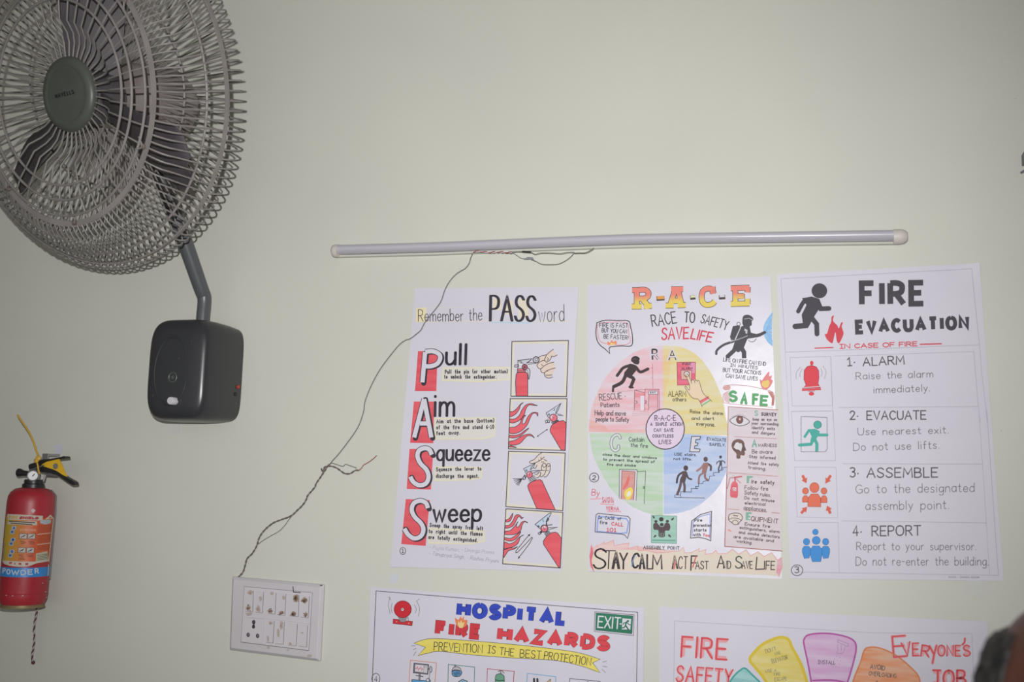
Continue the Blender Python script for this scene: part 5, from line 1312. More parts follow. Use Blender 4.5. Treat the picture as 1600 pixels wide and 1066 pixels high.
b = MB(); extrude(b, axis, arc + [(-0.006, 0.0133), (-0.006, -0.0077)], MTUBE); b.build('diffuser', lamp, angle=50)
b = MB(); extrude(b, axis, [(0, 0.0115), (-0.0055, 0.0115), (-0.0055, -0.0075), (-0.010, -0.0085), (-0.011, -0.013), (0, -0.0135)], MRAIL); b.build('mounting_rail', lamp, smooth=False)
for end, sg, L in ((axis[0], -1, 0.011), (axis[-1], 1, 0.017)):
    b = MB(); rs = []
    for f, s in ((-0.5, 1.06), (0.25, 1.06), (0.7, 0.95), (1.0, 0.62)):
        rs.append([Vector((end.x + sg * L * f, -0.0145 - 0.0155 * cos(2 * pi * k / 28) * s - (0.0 if True else 0), end.z + (-0.0005 + (0.0138 * sin(2 * pi * k / 28))) * s)) for k in range(28)])
    b.rings(rs, MCAP); b.build('end_cap', lamp)

# ================================================================== lamp wire
MWB = noise_mat('brown_wire', '#5b4c46', '#7a6a60', 90.0, 0.6, spec=0.3)
MWG = new_mat('grey_wire', 0.6, '#77736e', 0, 0.3)[0]
MWR = new_mat('red_wire', 0.6, '#a2574c', 0, 0.3)[0]
MTAPE = new_mat('black_tape', 0.5, '#2c2d2d', 0, 0.4)[0]
MTAPEG = new_mat('grey_tape', 0.5, '#8b8c92', 0, 0.4)[0]
wire = thing('electric_wire', 'thin twisted wire running diagonally from the tube light down to the switchboard', 'wire', at(512, 729, 0))
Z2 = (360, 700, 4.846); ZU = (360, 380, 1.975); ZL = (710, 370, 6.667)
def zp(v, l): return [(v[0] + x / v[2], v[1] + y / v[2]) for x, y in l]
def strand(name, pts, r, m, off=0.0045, n=6, sm=True, k=6):
    c = catmull(pts, False, k) if sm else pts
    b = MB(); b.tube([at(x, y, -off) for x, y in c], r, m, n); return b.build(name, wire)
up = zp(ZU, [(750, 28), (742, 45), (737, 62), (725, 78), (708, 88), (690, 102), (672, 125), (660, 150), (652, 175), (640, 195), (620, 220), (600, 245), (588, 268), (575, 280), (555, 295), (540, 300), (520, 315), (495, 345), (470, 378), (450, 410), (430, 450), (415, 490), (412, 515), (405, 540), (395, 565), (380, 590), (358, 620), (335, 650), (315, 672), (302, 690)])
low = zp(Z2, [(735, 140), (700, 195), (650, 270), (638, 300), (590, 355), (572, 395), (550, 430), (505, 475), (460, 515), (410, 535), (350, 557), (310, 578), (270, 612), (240, 645), (215, 688), (205, 725), (190, 760), (165, 800), (125, 842), (112, 890), (95, 940), (70, 970), (22, 1006)])
strand('single_strand', up, 0.00105, MWG, 0.0052)
def twisted(name, pts, r, amp, pitch, mats, off):
    c = catmull(pts, False, 8); tot = 0; out = [[], []]
    for i, (x, y) in enumerate(c):
        if i: tot += math.hypot(x - c[i - 1][0], y - c[i - 1][1])
        a = c[max(0, i - 1)]; d = c[min(len(c) - 1, i + 1)]; dx, dy = d[0] - a[0], d[1] - a[1]; q = math.hypot(dx, dy) or 1
        for s in (0, 1):
            t = 2 * pi * tot / pitch + pi * s
            out[s].append(at(x - dy / q * amp * cos(t), y + dx / q * amp * cos(t), -(off + 0.0012 * sin(t))))
    for s in (0, 1):
        b = MB(); b.tube(out[s], r, mats[s], 6); b.build(name, wire)
twisted('twisted_strand', low, 0.0010, 0.8, 14, (MWB, MWG), 0.0035)
strand('single_strand', zp(Z2, [(470, 510), (440, 548), (410, 590), (370, 630), (300, 670), (250, 700), (208, 732)]), 0.0008, MWG, 0.003)
twisted('loose_end', zp(Z2, [(692, 172), (688, 155), (700, 178), (715, 145), (755, 138), (800, 150), (840, 178), (870, 195), (905, 195), (945, 171), (975, 170)]), 0.0009, 0.7, 16, (MWB, MWG), 0.006)
strand('loose_end', zp(Z2, [(975, 170), (995, 150), (1008, 130), (1040, 112), (1065, 95), (1090, 75), (1108, 57)]), 0.0008, MWR, 0.008)
strand('loose_end', zp(Z2, [(735, 132), (768, 116), (810, 128), (850, 140), (872, 125), (905, 135), (955, 152)]), 0.0008, MWG, 0.006)
twisted('twisted_strand', zp(ZL, [(195, 157), (240, 150), (300, 158), (380, 162), (450, 158), (520, 160), (600, 166)]), 0.0010, 0.8, 13, (MWR, MWHITE), 0.031)
strand('single_strand', zp(ZL, [(600, 164), (650, 155), (705, 156)]), 0.0007, MWG, 0.031)
strand('single_strand', zp(ZL, [(795, 158), (840, 182), (900, 168), (1000, 168), (1100, 175), (1180, 162), (1250, 161)]), 0.0008, MWG, 0.031)
strand('single_strand', zp(ZL, [(600, 166), (650, 195), (690, 222), (735, 232)]), 0.0007, MWG, 0.008)
strand('single_strand', zp(ZL, [(800, 240), (850, 258), (900, 284), (960, 292), (1080, 286), (1160, 250), (1210, 212), (1247, 172)]), 0.0010, MWG, 0.006)
strand('single_strand', zp(ZL, [(1247, 170), (1300, 168), (1370, 165), (1430, 135), (1452, 115)]), 0.0009, MWG, 0.030)
b = MB(); b.tube([at(*zp(ZL, [(708, 154)])[0], -0.032), at(*zp(ZL, [(795, 160)])[0], -0.032)], 0.0017, MTAPE, 10); b.build('black_tape', wire)
b = MB(); b.tube([at(*zp(ZL, [(725, 235)])[0], -0.006), at(*zp(ZL, [(760, 225)])[0], -0.007), at(*zp(ZL, [(810, 225)])[0], -0.006), at(*zp(ZL, [(835, 255)])[0], -0.005)], [0.0008, 0.0028, 0.0024, 0.0010], MTAPEG, 8); b.build('grey_tape', wire)

# ================================================================== switchboard
MSWB = noise_mat('off_white_switch_plastic', '#c3bfc4', '#cac6cb', 8.0, 0.45, spec=0.4)
MSWI = new_mat('white_switch_plastic', 0.4, '#cbc7cc', 0, 0.45)[0]
MGAP = new_mat('dark_gap', 0.8, '#6e6a6c')[0]
ZS = (340, 880, 6.27)
def zs(l, y): return [at(ZS[0] + a / ZS[2], ZS[1] + c / ZS[2], y) for a, c in l]
outer = [(158, 130), (1056, 210), (1018, 960), (130, 850)]
oq = zs(outer, 0)
sb = thing('switchboard', 'white modular switchboard with ten switches and a socket, brown finger stains', 'switchboard', Vector((sum(p.x for p in oq) / 4, 0, oq[3].z)))
cq = sum(oq, Vector()) / 4
def insetq(q, d): 
    return [Vector((p.x + math.copysign(d, cq.x - p.x), p.y, p.z + math.copysign(d, cq.z - p.z))) for p in q]
def lvl(q, y): return [Vector((p.x, y, p.z)) for p in q]
b = MB(); i8 = insetq(oq, 0.006)
b.rings([oq, lvl(oq, -0.005), lvl(i8, -0.0115)], MSWB); cover = b.build('cover_plate', sb, smooth=False, bevel=0.001)
fr = lvl(zs([(262, 230), (930, 290), (895, 858), (230, 775)], -0.0118), -0.0118)
b = MB()
b.prism([p + Vector((0, -0.0004, 0)) for p in fr], (0, 0.0008, 0), MSWI)
for k in range(4):
    b.tube([fr[k] + Vector((0, -0.0003, 0)), fr[(k + 1) % 4] + Vector((0, -0.0003, 0))], 0.0004 if k != 2 else 0.0007, MGAP, 5)
frame_ = b.build('inner_frame', sb, smooth=False)
rects = [[(275, 265), (352, 272), (346, 475), (272, 468)], [(377, 277), (452, 282), (442, 488), (374, 478)], [(500, 287), (574, 292), (566, 498), (494, 490)], [(595, 295), (672, 303), (660, 512), (590, 502)], [(715, 308), (799, 316), (793, 524), (708, 515)], [(824, 318), (901, 326), (890, 536), (820, 527)],
         [(488, 564), (557, 570), (545, 782), (478, 774)], [(580, 575), (656, 580), (645, 794), (570, 784)], [(704, 590), (783, 598), (772, 808), (695, 800)], [(804, 603), (884, 610), (874, 820), (797, 810)]]
stains = [[(300, 440, 22, 30, 2), (320, 290, 26, 22, 1), (305, 498, 28, 18, 0)], [(398, 450, 20, 32, 1), (420, 350, 14, 24, 0)], [(514, 470, 24, 26, 2), (532, 298, 16, 14, 0)], [(622, 488, 26, 20, 2), (645, 340, 16, 22, 0)], [(767, 345, 26, 34, 3), (742, 498, 26, 22, 3)], [(852, 368, 28, 26, 3), (862, 505, 20, 28, 2)],
          [(520, 588, 20, 16, 1), (495, 745, 12, 30, 0)], [(625, 610, 14, 40, 1), (595, 690, 12, 40, 0)], [(712, 790, 12, 12, 1)], [(828, 682, 12, 8, 0)]]
SC = ['#b3a5a0', '#a08d81', '#836b5e', '#58443a']
def sw_surf(x, y, lift):
    p = at(x, y, -0.0150); p.y = -0.0150 - lift; return p
for rc, st in zip(rects, stains):
    f = lvl(zs(rc, -0.0122), -0.0120); f2 = [Vector((p.x, (-0.0146 if k < 2 else -0.0146), p.z)) for k, p in enumerate(f)]
    b = MB(); b.prism([Vector((p.x, -0.0145, p.z)) for p in f], (0, 0.0030, 0), MSWI)
    b.tube([f[2] + Vector((0, -0.0012, -0.0003)), f[3] + Vector((0, -0.0012, -0.0003))], 0.0006, MGAP, 5); b.tube([f[1] + Vector((0.0002, -0.001, 0)), f[2] + Vector((0.0002, -0.001, 0))], 0.0004, MGAP, 5)
    s = b.build('switch', sb, smooth=False)
    r2 = random.Random(int(rc[0][0]))
    for cx, cy, rx, ry, lv in st:
        q = Pen(sw_surf, 0.0001, 0.0001).view(*ZS)
        def blob(m, jx, jy): return [(cx + jx + rx * m * r2.uniform(0.6, 1.2) * cos(2 * pi * k / 14), cy + jy + ry * m * r2.uniform(0.6, 1.2) * sin(2 * pi * k / 14)) for k in range(14)]
        q.fill(blob(1.15, 0, 0), SC[max(0, lv - 2)], 0, True); q.fill(blob(0.85, 2, 0), SC[max(0, lv - 1)], 1, True)
        if lv >= 1: q.fill(blob(0.5, -3, 4), SC[lv], 2, True)
        if lv >= 2:
            for _ in range(5):
                a, c = cx + r2.uniform(-rx, rx), cy + r2.uniform(-ry, ry); q.circle((a, c), 4, 5, SC[3], None, 1, 2)
        q.build('finger_stain', s, 'brown finger stain')
b = MB(); f = lvl(zs([(258, 532), (462, 548), (448, 790), (240, 770)], -0.012), -0.0120); b.prism([Vector((p.x, -0.0136, p.z)) for p in f], (0, 0.002, 0), MSWI); sk = b.build('socket', sb, smooth=False)
q = Pen(lambda x, y, l: Vector((at(x, y, -0.0137).x, -0.0137 - l, at(x, y, -0.0137).z)), 0.0001, 0.0001).view(*ZS)
HC = '#4a494c'
q.circle((354, 578), 17, 20, HC, None, 1, 0); q.circle((352, 625), 15, 18, '#3c3b3f', None, 1, 0); q.fill([(345, 590), (365, 590), (362, 615), (342, 615)], '#6c6a6e', 0)
for c in ((300, 704), (392, 714)): q.circle(c, 17, 22, HC, None, 1, 0); q.circle((c[0] + 4, c[1] - 3), 8, 12, '#77757a', None, 1, 1)
q.build('pin_hole', sk, 'dark round pin holes')
q = Pen(lambda x, y, l: Vector((at(x, y, -0.0126).x, -0.0126 - l, at(x, y, -0.0126).z)), 0.0001, 0.0001).view(*ZS)
q.line([(738, 228), (743, 284), (814, 290)], 1.3, '#37363c', 2, cap=False)
for l in ([(262, 532), (462, 545)], [(462, 545), (452, 560)], [(478, 548), (668, 568)], [(690, 572), (910, 600)]): q.line(l, 0.4, '#a5a1a6', 1)
q.build('pen_mark', sb, 'black pen mark')
gs = lambda x, y, l: Vector((at(x, y, -0.0116).x, -0.0116 - l, at(x, y, -0.0116).z))
for c in ((497, 825, 16, 18), (690, 855, 12, 8), (900, 910, 26, 16), (305, 505, 20, 14), (1015, 218, 14, 6)):
    q = Pen(gs, 0.0001 if c[0] != 305 else 0.0006, 0.0001).view(*ZS)
    q.circle(c[:2], c[2], c[3], '#b3a9a6' if c[2] != 14 else '#55565a', None, 1, 0); q.build('grime', cover, 'grey brown grime')

# ================================================================== fire extinguisher
MRED = noise_mat('red_extinguisher_paint', '#a02530', '#a92c36', 12.0, 0.42, spec=0.5)
MCHROME = new_mat('scuffed_metal', 0.3, '#a9a9ac', 0.8, 0.5)[0]
MYEL = new_mat('yellow_plastic', 0.45, '#e0b428', 0, 0.5)[0]
MYTIE = new_mat('yellow_tie_plastic', 0.45, '#c9a13a', 0, 0.5)[0]
MBLUE = new_mat('blue_label_print', 0.35, '#2f86cf', 0, 0.5)[0]
MGOLD = new_mat('dull_gold_rim', 0.5, '#8a7a58', 0.3, 0.5)[0]
EY = -0.072
e0 = at(5.7, 841, EY); e1 = at(82.6, 841, EY); EX = (e0.x + e1.x) / 2; ER = (e1.x - e0.x) / 2 * cos(math.atan2(abs(ray(44, 841).x), ray(44, 841).y))
def ez(y, x=44): return at(x, y, EY - ER).z
zb = ez(951); zt_ = at(53, 762, EY).z; zs_ = zt_ - 0.031
ext = thing('fire_extinguisher', 'red fire extinguisher hung on the wall at the left edge, yellow tie round its handle', 'extinguisher', Vector((EX, EY, zb)))
Z3 = (0, 0, 1)
b = MB()
b.lathe([(ER * 0.55, 0.004), (ER * 0.75, 0.0), (ER * 0.9, 0.003), (ER * 0.975, 0.012), (ER, 0.024), (ER, zs_ - zb - 0.005), (ER * 0.97, zs_ - zb + 0.011), (ER * 0.87, zs_ - zb + 0.021), (ER * 0.70, zs_ - zb + 0.028), (ER * 0.42, zt_ - zb), (ER * 0.4, zt_ - zb + 0.002)], (EX, EY, zb), Z3, MRED, 96)
cyl = b.build('cylinder', ext)
b = MB(); b.lathe([(ER * 0.92, -0.004), (ER * 0.94, -0.007), (ER * 0.90, -0.007), (ER * 0.86, 0.004)], (EX, EY, zb + 0.003), Z3, MGOLD, 40, cap0=False, cap1=False); b.build('base_rim', ext)
zr = ez(931); b = MB(); b.lathe([(ER, zr - 0.0012), (ER + 0.0007, zr), (ER, zr + 0.0012)], (EX, EY, 0), Z3, MRED, 48, cap0=False, cap1=False); b.build('seam_ring', cyl)
b = MB(); zq0, zq1 = ez(903.5), ez(888.6); b.lathe([(ER + 0.0004, zq0), (ER + 0.0004, zq1)], (EX, EY, 0), Z3, MBLUE, 64, cap0=False, cap1=False); bb_ = b.build('blue_band', cyl)
def cyl_surf(x, y, lift):
    d = ray(x, y); r = ER + lift
    ox, oy = CAM.x - EX, CAM.y - EY; A_ = d.x ** 2 + d.y ** 2; B_ = ox * d.x + oy * d.y; C_ = ox * ox + oy * oy - r * r
    D_ = max(B_ * B_ - A_ * C_, 0.0); return CAM + d * ((-B_ - math.sqrt(D_)) / A_)
ZE = (0, 790, 9.69)
q = Pen(cyl_surf, 0.0005, 0.0002, 4.0).view(*ZE)
lab = [(96, 178), (112, 135), (650, 158), (650, 205), (765, 150), (808, 200), (795, 300), (770, 560), (745, 700), (738, 850), (540, 862), (300, 858), (36, 835), (56, 600), (74, 400)]
q.fill(lab, 'gradx|#b9a238|#c85a36|%.4f|%.4f' % (EX - ER * 0.35, EX + ER * 0.75), 0)
q.build('label', cyl, 'yellow to orange printed label')
q = Pen(cyl_surf, 0.0007, 0.0002, 4.0).view(*ZE)
q.fill([(112, 130), (650, 157), (648, 228), (120, 218)], '#c2baab', 1); q.text('FIRE', (128, 200), (265, 205), 44, 1.6, '#c3a36a', 3, 0.15, jit=0); q.text('SHIELD', (290, 208), (582, 214), 44, 1.9, '#a8434a', 3, 0.15, jit=0)
q.fill([(120, 235), (562, 240), (558, 302), (108, 285)], '#c0b8aa', 1)
for y0, x0, x1 in ((240, 135, 530), (268, 160, 490)):
    q.line([(x0, y0), (x1, y0 + 22)], 1.5, '#4b4542', 3, cap=False)
q.text('INSTRUCTIONS', (300, 388), (545, 392), 34, 0.8, '#d6a58a', 3, jit=0)
for ch, x0, y0 in (('A', 180, 312), ('B', 165, 490), ('C', 150, 668)):
    q.fill([(x0, y0), (x0 + 68, y0 + 3), (x0 + 62, y0 + 58), (x0 - 5, y0 + 55)], '#a9b3c4', 1); q.text(ch, (x0 + 12, y0 + 48), (x0 + 50, y0 + 50), 40, 1.5, '#2d56a3', 3, jit=0)
    q.fill([(x0 - 22, y0 + 60), (x0 + 38, y0 + 62), (x0 + 32, y0 + 122), (x0 - 28, y0 + 118)], '#a5b0c0', 1); q.fill([(x0 - 12, y0 + 70), (x0 + 25, y0 + 75), (x0 + 20, y0 + 105), (x0 - 15, y0 + 105)], '#3a62a8', 3)
for x0, y0 in ((296, 426), (424, 428), (276, 638), (406, 640)):
    q.fill([(x0, y0), (x0 + 112, y0 + 2), (x0 + 108, y0 + 80), (x0 - 4, y0 + 76)], '#bdb8b2', 1); q.line([(x0, y0), (x0 + 112, y0 + 2), (x0 + 108, y0 + 80), (x0 - 4, y0 + 76)], 0.7, '#5c4a46', 3, closed=True)
    q.line([(x0 + 20, y0 + 58), (x0 + 55, y0 + 38), (x0 + 85, y0 + 22)], 1.1, '#4c4748', 3); q.circle((x0 + 60, y0 + 42), 14, 10, '#6a6264', None, 1, 3)
for x0, y0, w_ in ((300, 540, 70), (315, 558, 80), (310, 575, 60), (430, 545, 90), (440, 562, 85), (440, 580, 80), (272, 750, 80), (290, 772, 70), (285, 795, 80), (280, 815, 95), (400, 750, 100), (420, 770, 90)):
    q.line([(x0, y0), (x0 + w_, y0 + 4)], 0.7, '#6d4034', 3, cap=False)
for y0 in list(range(310, 420, 18)) + list(range(450, 570, 18)) + list(range(605, 690, 18)):
    k = (y0 - 310) / 380; q.line([(575 - 15 * k, y0), (785 - 45 * k, y0 - 12)], 0.6, '#9c4a38', 2, cap=False)
for y0 in (430, 585): q.line([(565, y0 + 10), (770 - 0.08 * (y0 - 430), y0 - 15)], 0.9, '#cbbfae', 3)
q.fill([(605, 235), (690, 215), (775, 222), (770, 265), (690, 290), (610, 270)], '#a9b4bc', 3)
q.line([(700, 205), (765, 150), (810, 200), (770, 560), (738, 850)], 1.6, '#c9c0ae', 3); q.line([(715, 200), (765, 165), (790, 198), (720, 205)], 1.0, '#c9c0ae', 3)
q.fill([(545, 730), (720, 690), (735, 840), (540, 855)], '#b8b29c', 2)
for y0 in (745, 768, 792, 815): q.line([(560, y0 + 12), (725, y0 - 10)], 0.9, '#6f6c5c', 4, cap=False)
q.fill([(60, 562), (82, 565), (62, 820), (38, 812)], '#a9a074', 2)
for y0 in range(580, 810, 22): q.line([(62 - (y0 - 580) * .09, y0), (78 - (y0 - 580) * .08, y0 + 2)], 0.6, '#6a6447', 3, cap=False)
q.fill(catmull([(34, 838), (64, 885), (180, 920), (340, 930), (460, 912), (540, 880)], False, 4) + [(730, 845), (735, 830), (540, 850), (300, 850), (60, 835)], '#c4bdb2', 3)
for ch, x0, y0 in (('F', 140, 890), ('I', 215, 900), ('R', 282, 905), ('E', 385, 905)): q.text(ch, (x0, y0), (x0 + (44 if ch != 'I' else 12), y0), 34, 1.5, '#b0454a', 5, jit=0)
q.build('label_print', cyl)
q = Pen(cyl_surf, 0.0008, 0.0002, 4.0).view(*ZE)
for ch, x0, x1, y0 in (('P', 32, 85, 1030), ('O', 92, 158, 1046), ('W', 166, 292, 1056), ('D', 312, 400, 1062), ('E', 420, 500, 1056), ('R', 526, 594, 1038)): q.text(ch, (x0, y0), (x1, y0 + (4 if x0 < 300 else -6)), 86, 1.9, '#b9c3cf', 2, jit=0)
q.line([(735, 900), (725, 1060)], 1.5, '#b9c3cf', 2)
q.build('band_lettering', bb_)
q = Pen(cyl_surf, 0.0005, 0.0002, 4.0).view(*ZE)
q.fill([(475, 60), (510, 50), (540, 75), (510, 115), (480, 110)], '#c9b3b6', 1)
q.view(0, 890, 6.055)
for a in ((60, 245), (118, 250), (215, 248), (430, 212), (440, 265), (402, 130)): q.circle(a, 8, 4, '#c7a9a8', None, 1, 1)
q.build('paint_chip', cyl, 'pale chips in the red paint')
# head of the extinguisher
zc = zt_
b = MB(); b.lathe([(ER * 0.47, zc - 0.003), (ER * 0.47, zc + 0.007), (ER * 0.40, zc + 0.009), (ER * 0.40, zc + 0.016), (ER * 0.36, zc + 0.018)], (EX + 0.002, EY, 0), Z3, MBLACK, 28); b.build('neck_collar', ext)
hx = at(53, 745, EY).x
b = MB(); b.lathe([(0.013, zc + 0.012), (0.013, at(53, 740, EY).z), (0.010, at(53, 736, EY).z), (0.008, at(53, 733, EY).z)], (hx, EY, 0), Z3, MCHROME, 20); b.build('valve_body', ext)
gp = at(51.5, 743.5, EY - 0.018); gd = (CAM - gp).normalized()
b = MB(); b.lathe([(0.0125, -0.008), (0.0125, 0.002), (0.0105, 0.003)], gp, gd, MCHROME, 24); ga = b.build('pressure_gauge', ext)
b = MB(); b.lathe([(0.0100, 0.0032), (0.0, 0.0034)], gp, gd, MWHITE, 24, cap1=False); b.tube([gp + gd * 0.0036 - Vector((0.004, 0, 0.004)), gp + gd * 0.0036 + Vector((0.004, 0, 0.004))], 0.001, MBLACK, 5); b.build('gauge_face', ga)
b = MB(); n0 = at(46, 740.5, EY); n1 = at(29, 738.5, EY); b.tube([n0, n0.lerp(n1, 0.55), n0.lerp(n1, 0.9), n1], [0.0055, 0.0065, 0.0095, 0.0095], MBLACK, 16); b.build('nozzle', ext)
ZH = (0, 690, 9.69)
def plate(name, poly, th, m, y=EY, sm=True, bev=0.0012):
    pts = catmull(poly, True, 4) if sm else poly
    b = MB(); b.prism([at(ZH[0] + x / ZH[2], ZH[1] + c / ZH[2], y - th / 2) for x, c in pts], (0, th, 0), m); return b.build(name, ext, smooth=False, bevel=bev)
plate('upper_lever', [(430, 370), (445, 345), (520, 320), (580, 300), (640, 275), (760, 262), (900, 238), (970, 222), (985, 250), (930, 262), (800, 275), (690, 310), (620, 350), (570, 385), (500, 410), (440, 420)], 0.018, MBLACK)
plate('lower_handle', [(590, 375), (660, 380), (760, 410), (850, 445), (950, 510), (1060, 575), (1120, 610), (1132, 645), (1105, 665), (1040, 630), (940, 560), (860, 510), (800, 490), (700, 470), (620, 465), (590, 430)], 0.014, MBLACK)
yp = plate('safety_plate', [(625, 350), (700, 308), (890, 265), (1008, 535), (960, 515), (850, 445), (700, 402), (640, 400)], 0.004, MYEL, EY - 0.004, False, 0.0004)
hc = at(840 / 9.69, 690 + 375 / 9.69, EY - 0.0064); b = MB(); b.lathe([(0.0068, 0), (0.0066, 0.0006)], hc, (0, -1, 0), new_mat('grey_wall_seen_through_hole', 0.8, '#77756c')[0], 20); b.build('plate_hole', yp)
b = MB(); b.tube([at(46, 735, EY - 0.012), at(58, 731, EY - 0.012), at(69, 727, EY - 0.012)], 0.0016, MCHROME, 8); b.build('safety_pin', ext)
b = MB(); b.tube([at(70, 741, EY), at(80, 742, EY + 0.01), at(90, 743, EY + 0.02)], 0.0035, MCHROME, 8); b.tube([at(68, 752, EY - 0.01), at(71, 742, EY - 0.01)], 0.002, MCHROME, 6); b.build('valve_spring', ext)
tie = [(27.5, 648.5), (33, 657), (40, 667), (47, 678.5), (52, 690), (56, 702), (60, 712)]
b = MB(); b.tube([at(x, y, EY - 0.018) for x, y in catmull(tie, False, 4)], 0.0022, MYTIE, 8)
for c in ((60, 716, 0.006), (57, 720, 0.0055)):
    b.lathe([(0.002, -0.004), (c[2], -0.002), (c[2], 0.002), (0.002, 0.004)], at(c[0], c[1], EY - 0.018), (0.3, -1, 0.2), MYTIE, 10)
b.tube([at(x, y, EY - 0.016) for x, y in catmull([(57, 721), (59, 727), (60, 734), (62, 741)], False, 4)], 0.002, MYTIE, 8)
b.build('cable_tie', ext, angle=60)
b = MB(); b.tube([at(x, y, -0.03) for x, y in ((80, 766), (87, 774), (86, 800), (77, 905))], 0.0022, MCHROME, 8); b.build('bracket_strap', ext)
br = MB(); a_ = at(92, 712, 0); br.box((a_.x - 0.003, -0.02, a_.z), (0.007, 0, 0), (0, 0.02, 0), (0, 0, 0.003), MCHROME); br.box((a_.x - 0.003, -0.041, a_.z - 0.004), (0.008, 0, 0), (0, 0.002, 0), (0, 0, 0.007), MCHROME)
tag(br.build('wall_hook', None, smooth=False, bevel=0.0008), 'small metal hook behind the black lever of the fire extinguisher', 'hook')
# cord
MC1 = new_mat('maroon_thread', 0.8, '#5b3338')[0]; MC2 = new_mat('white_thread', 0.8, '#b0a5a6')[0]
cpts = catmull([(57.5, 948), (57, 958), (54.5, 970), (53, 985), (53.5, 1000), (52, 1013), (50, 1024), (51.5, 1036)], False, 10)
cord = thing('braided_cord', 'short maroon and white braided cord hanging below the fire extinguisher', 'cord', at(52, 1036, -0.02))
for s, m in ((0, MC1), (1, MC2)):
    pts = []
    for i, (x, y) in enumerate(cpts):
        t = i * 0.72 + pi * s; pts.append(at(x + 0.75 * cos(t), y, -0.02 - 0.0015 * sin(t)))
    b = MB(); b.tube(pts, 0.0017, m, 6); b.build('strand', cord)
b = MB(); e_ = at(51.7, 1036, -0.02); b.lathe([(0.001, -0.003), (0.0042, -0.001), (0.0042, 0.003), (0.001, 0.005)], e_, (0, 0, 1), MC1, 10); b.build('end_knot', cord)

# ================================================================== scraps on the wall
MSCR = new_mat('sticky_tape_scrap', 0.35, '#c9cbd6', 0, 0.5)[0]
MSCR2 = new_mat('faint_plaster_patch', 0.6, '#cacbc6', 0, 0.4)[0]
def scrap(name, pts, m, label, cat):
    c = sum((at(x, y, 0) for x, y in pts), Vector()) / len(pts)
    b = MB(); b.prism([at(x, y, -0.0010) for x, y in catmull(pts, True, 3)], (0, 0.0008, 0), m); o = b.build(name, None, smooth=False)
    me = o.data
    for v in me.vertices: v.co -= c
    o.location = c
    tag(o, label, cat)
scrap('tape_scrap', [(609, 906), (612, 899), (620, 897), (623, 902), (620, 909), (613, 912)], MSCR, 'torn white tape scrap on the wall just above the HOSPITAL chart, left corner', 'tape')
scrap('tape_scrap', [(1508, 908), (1535, 908), (1545, 912), (1540, 930), (1525, 934), (1512, 925)], MSCR2, 'pale tape patch under the lower right corner of the FIRE EVACUATION chart', 'tape')
scrap('tape_scrap', [(84, 698), (96, 694), (98, 706), (88, 710)], MSCR, 'pale tape scrap on the wall above the extinguisher handle', 'tape')
scrap('tape_scrap', [(268, 665), (282, 664), (280, 678), (270, 680)], MSCR2, 'faint pale patch under the black fan control box', 'tape')
b = MB(); h0 = at(1603, 251, 0); MHK = new_mat('grey_hook_plastic', 0.5, '#6f7479')[0]
b.box((h0.x, -0.012, h0.z), (0.0075, 0, 0), (0, 0.012, 0), (0, 0, 0.0105), MHK)
b.tube([at(1595.5, 270, -0.004), at(1600, 267, -0.012), at(1606, 268, -0.012), at(1611, 262, -0.008)], 0.0022, MHK, 8)
tag(b.build('cable_clip', None, smooth=False, bevel=0.001), 'small grey fitting on the wall cut off by the right edge of the photo', 'fitting')
# ================================================================== person at the lower right corner, close to the camera
MSKIN = noise_mat('brown_skin', '#4a2c22', '#573428', 14.0, 0.5, 0.15, spec=0.35, bscale=60.0)
MHAIR = noise_mat('greying_dark_hair', '#1f1e1f', '#3b3b38', 160.0, 0.6, 0.6, spec=0.3, stretch=(1, 1, 0.25))
MSHIRT = noise_mat('blue_grey_shirt', '#4f5b6b', '#566273', 30.0, 0.8)
MTROU = noise_mat('dark_trousers', '#2c2d33', '#33343a', 30.0, 0.85)
HC_ = CAM + ray(1711, 1150) * 0.92                              # middle of the skull
view_ = (CAM - HC_); view_.z = 0; view_.normalize()
FYAW = radians(32)                                             # the face turns from the camera towards the right of the photo
side_ = Vector((-view_.y, view_.x, 0))                          # photo right, seen from the camera
if side_.dot(CR) < 0: side_ = -side_
FWD = (view_ * cos(FYAW) + side_ * sin(FYAW)).normalized()
LFT = Vector((0, 0, 1)).cross(FWD).normalized()                 # the person's left
def pp(f, l, z): return HC_ + FWD * f + LFT * l + Vector((0, 0, z))
per = thing('person', 'person with greying hair and bare forehead, out of focus at the lower right corner', 'person', Vector((HC_.x, HC_.y, 0)))
def ell(b, c, ax, m, n=20):
    vs = []; fs = []
    for i in range(n + 1):
        th = pi * i / n
        for k in range(2 * n):
            ph = pi * k / n
            vs.append(c + ax[0] * (sin(th) * cos(ph)) + ax[1] * (sin(th) * sin(ph)) + ax[2] * cos(th))
    for i in range(n):
        for k in range(2 * n):
            q = 2 * n; fs.append((i * q + k, i * q + (k + 1) % q, (i + 1) * q + (k + 1) % q, (i + 1) * q + k))
    b.add(vs, fs, m)
UP = Vector((0, 0, 1))
def cap_(b, pts, rs, m):
    b.tube(pts, rs, m, 14)
    for p, r in zip(pts, rs): ell(b, p, (Vector((r, 0, 0)), Vector((0, r, 0)), Vector((0, 0, r))), m, 8)
zf = -HC_.z                                                    # floor, from the skull's middle
S = HC_.z / 1.40                                               # body scale from the head's height
bd = MB()
ell(bd, pp(-0.008, 0, 0.012), (FWD * 0.098, LFT * 0.080, UP * 0.108), MSKIN, 24)         # skull
ell(bd, pp(0.030, 0, -0.055), (FWD * 0.066, LFT * 0.062, UP * 0.085), MSKIN, 18)         # face and jaw
ell(bd, pp(0.068, 0, -0.112), (FWD * 0.026, LFT * 0.030, UP * 0.024), MSKIN, 12)         # chin
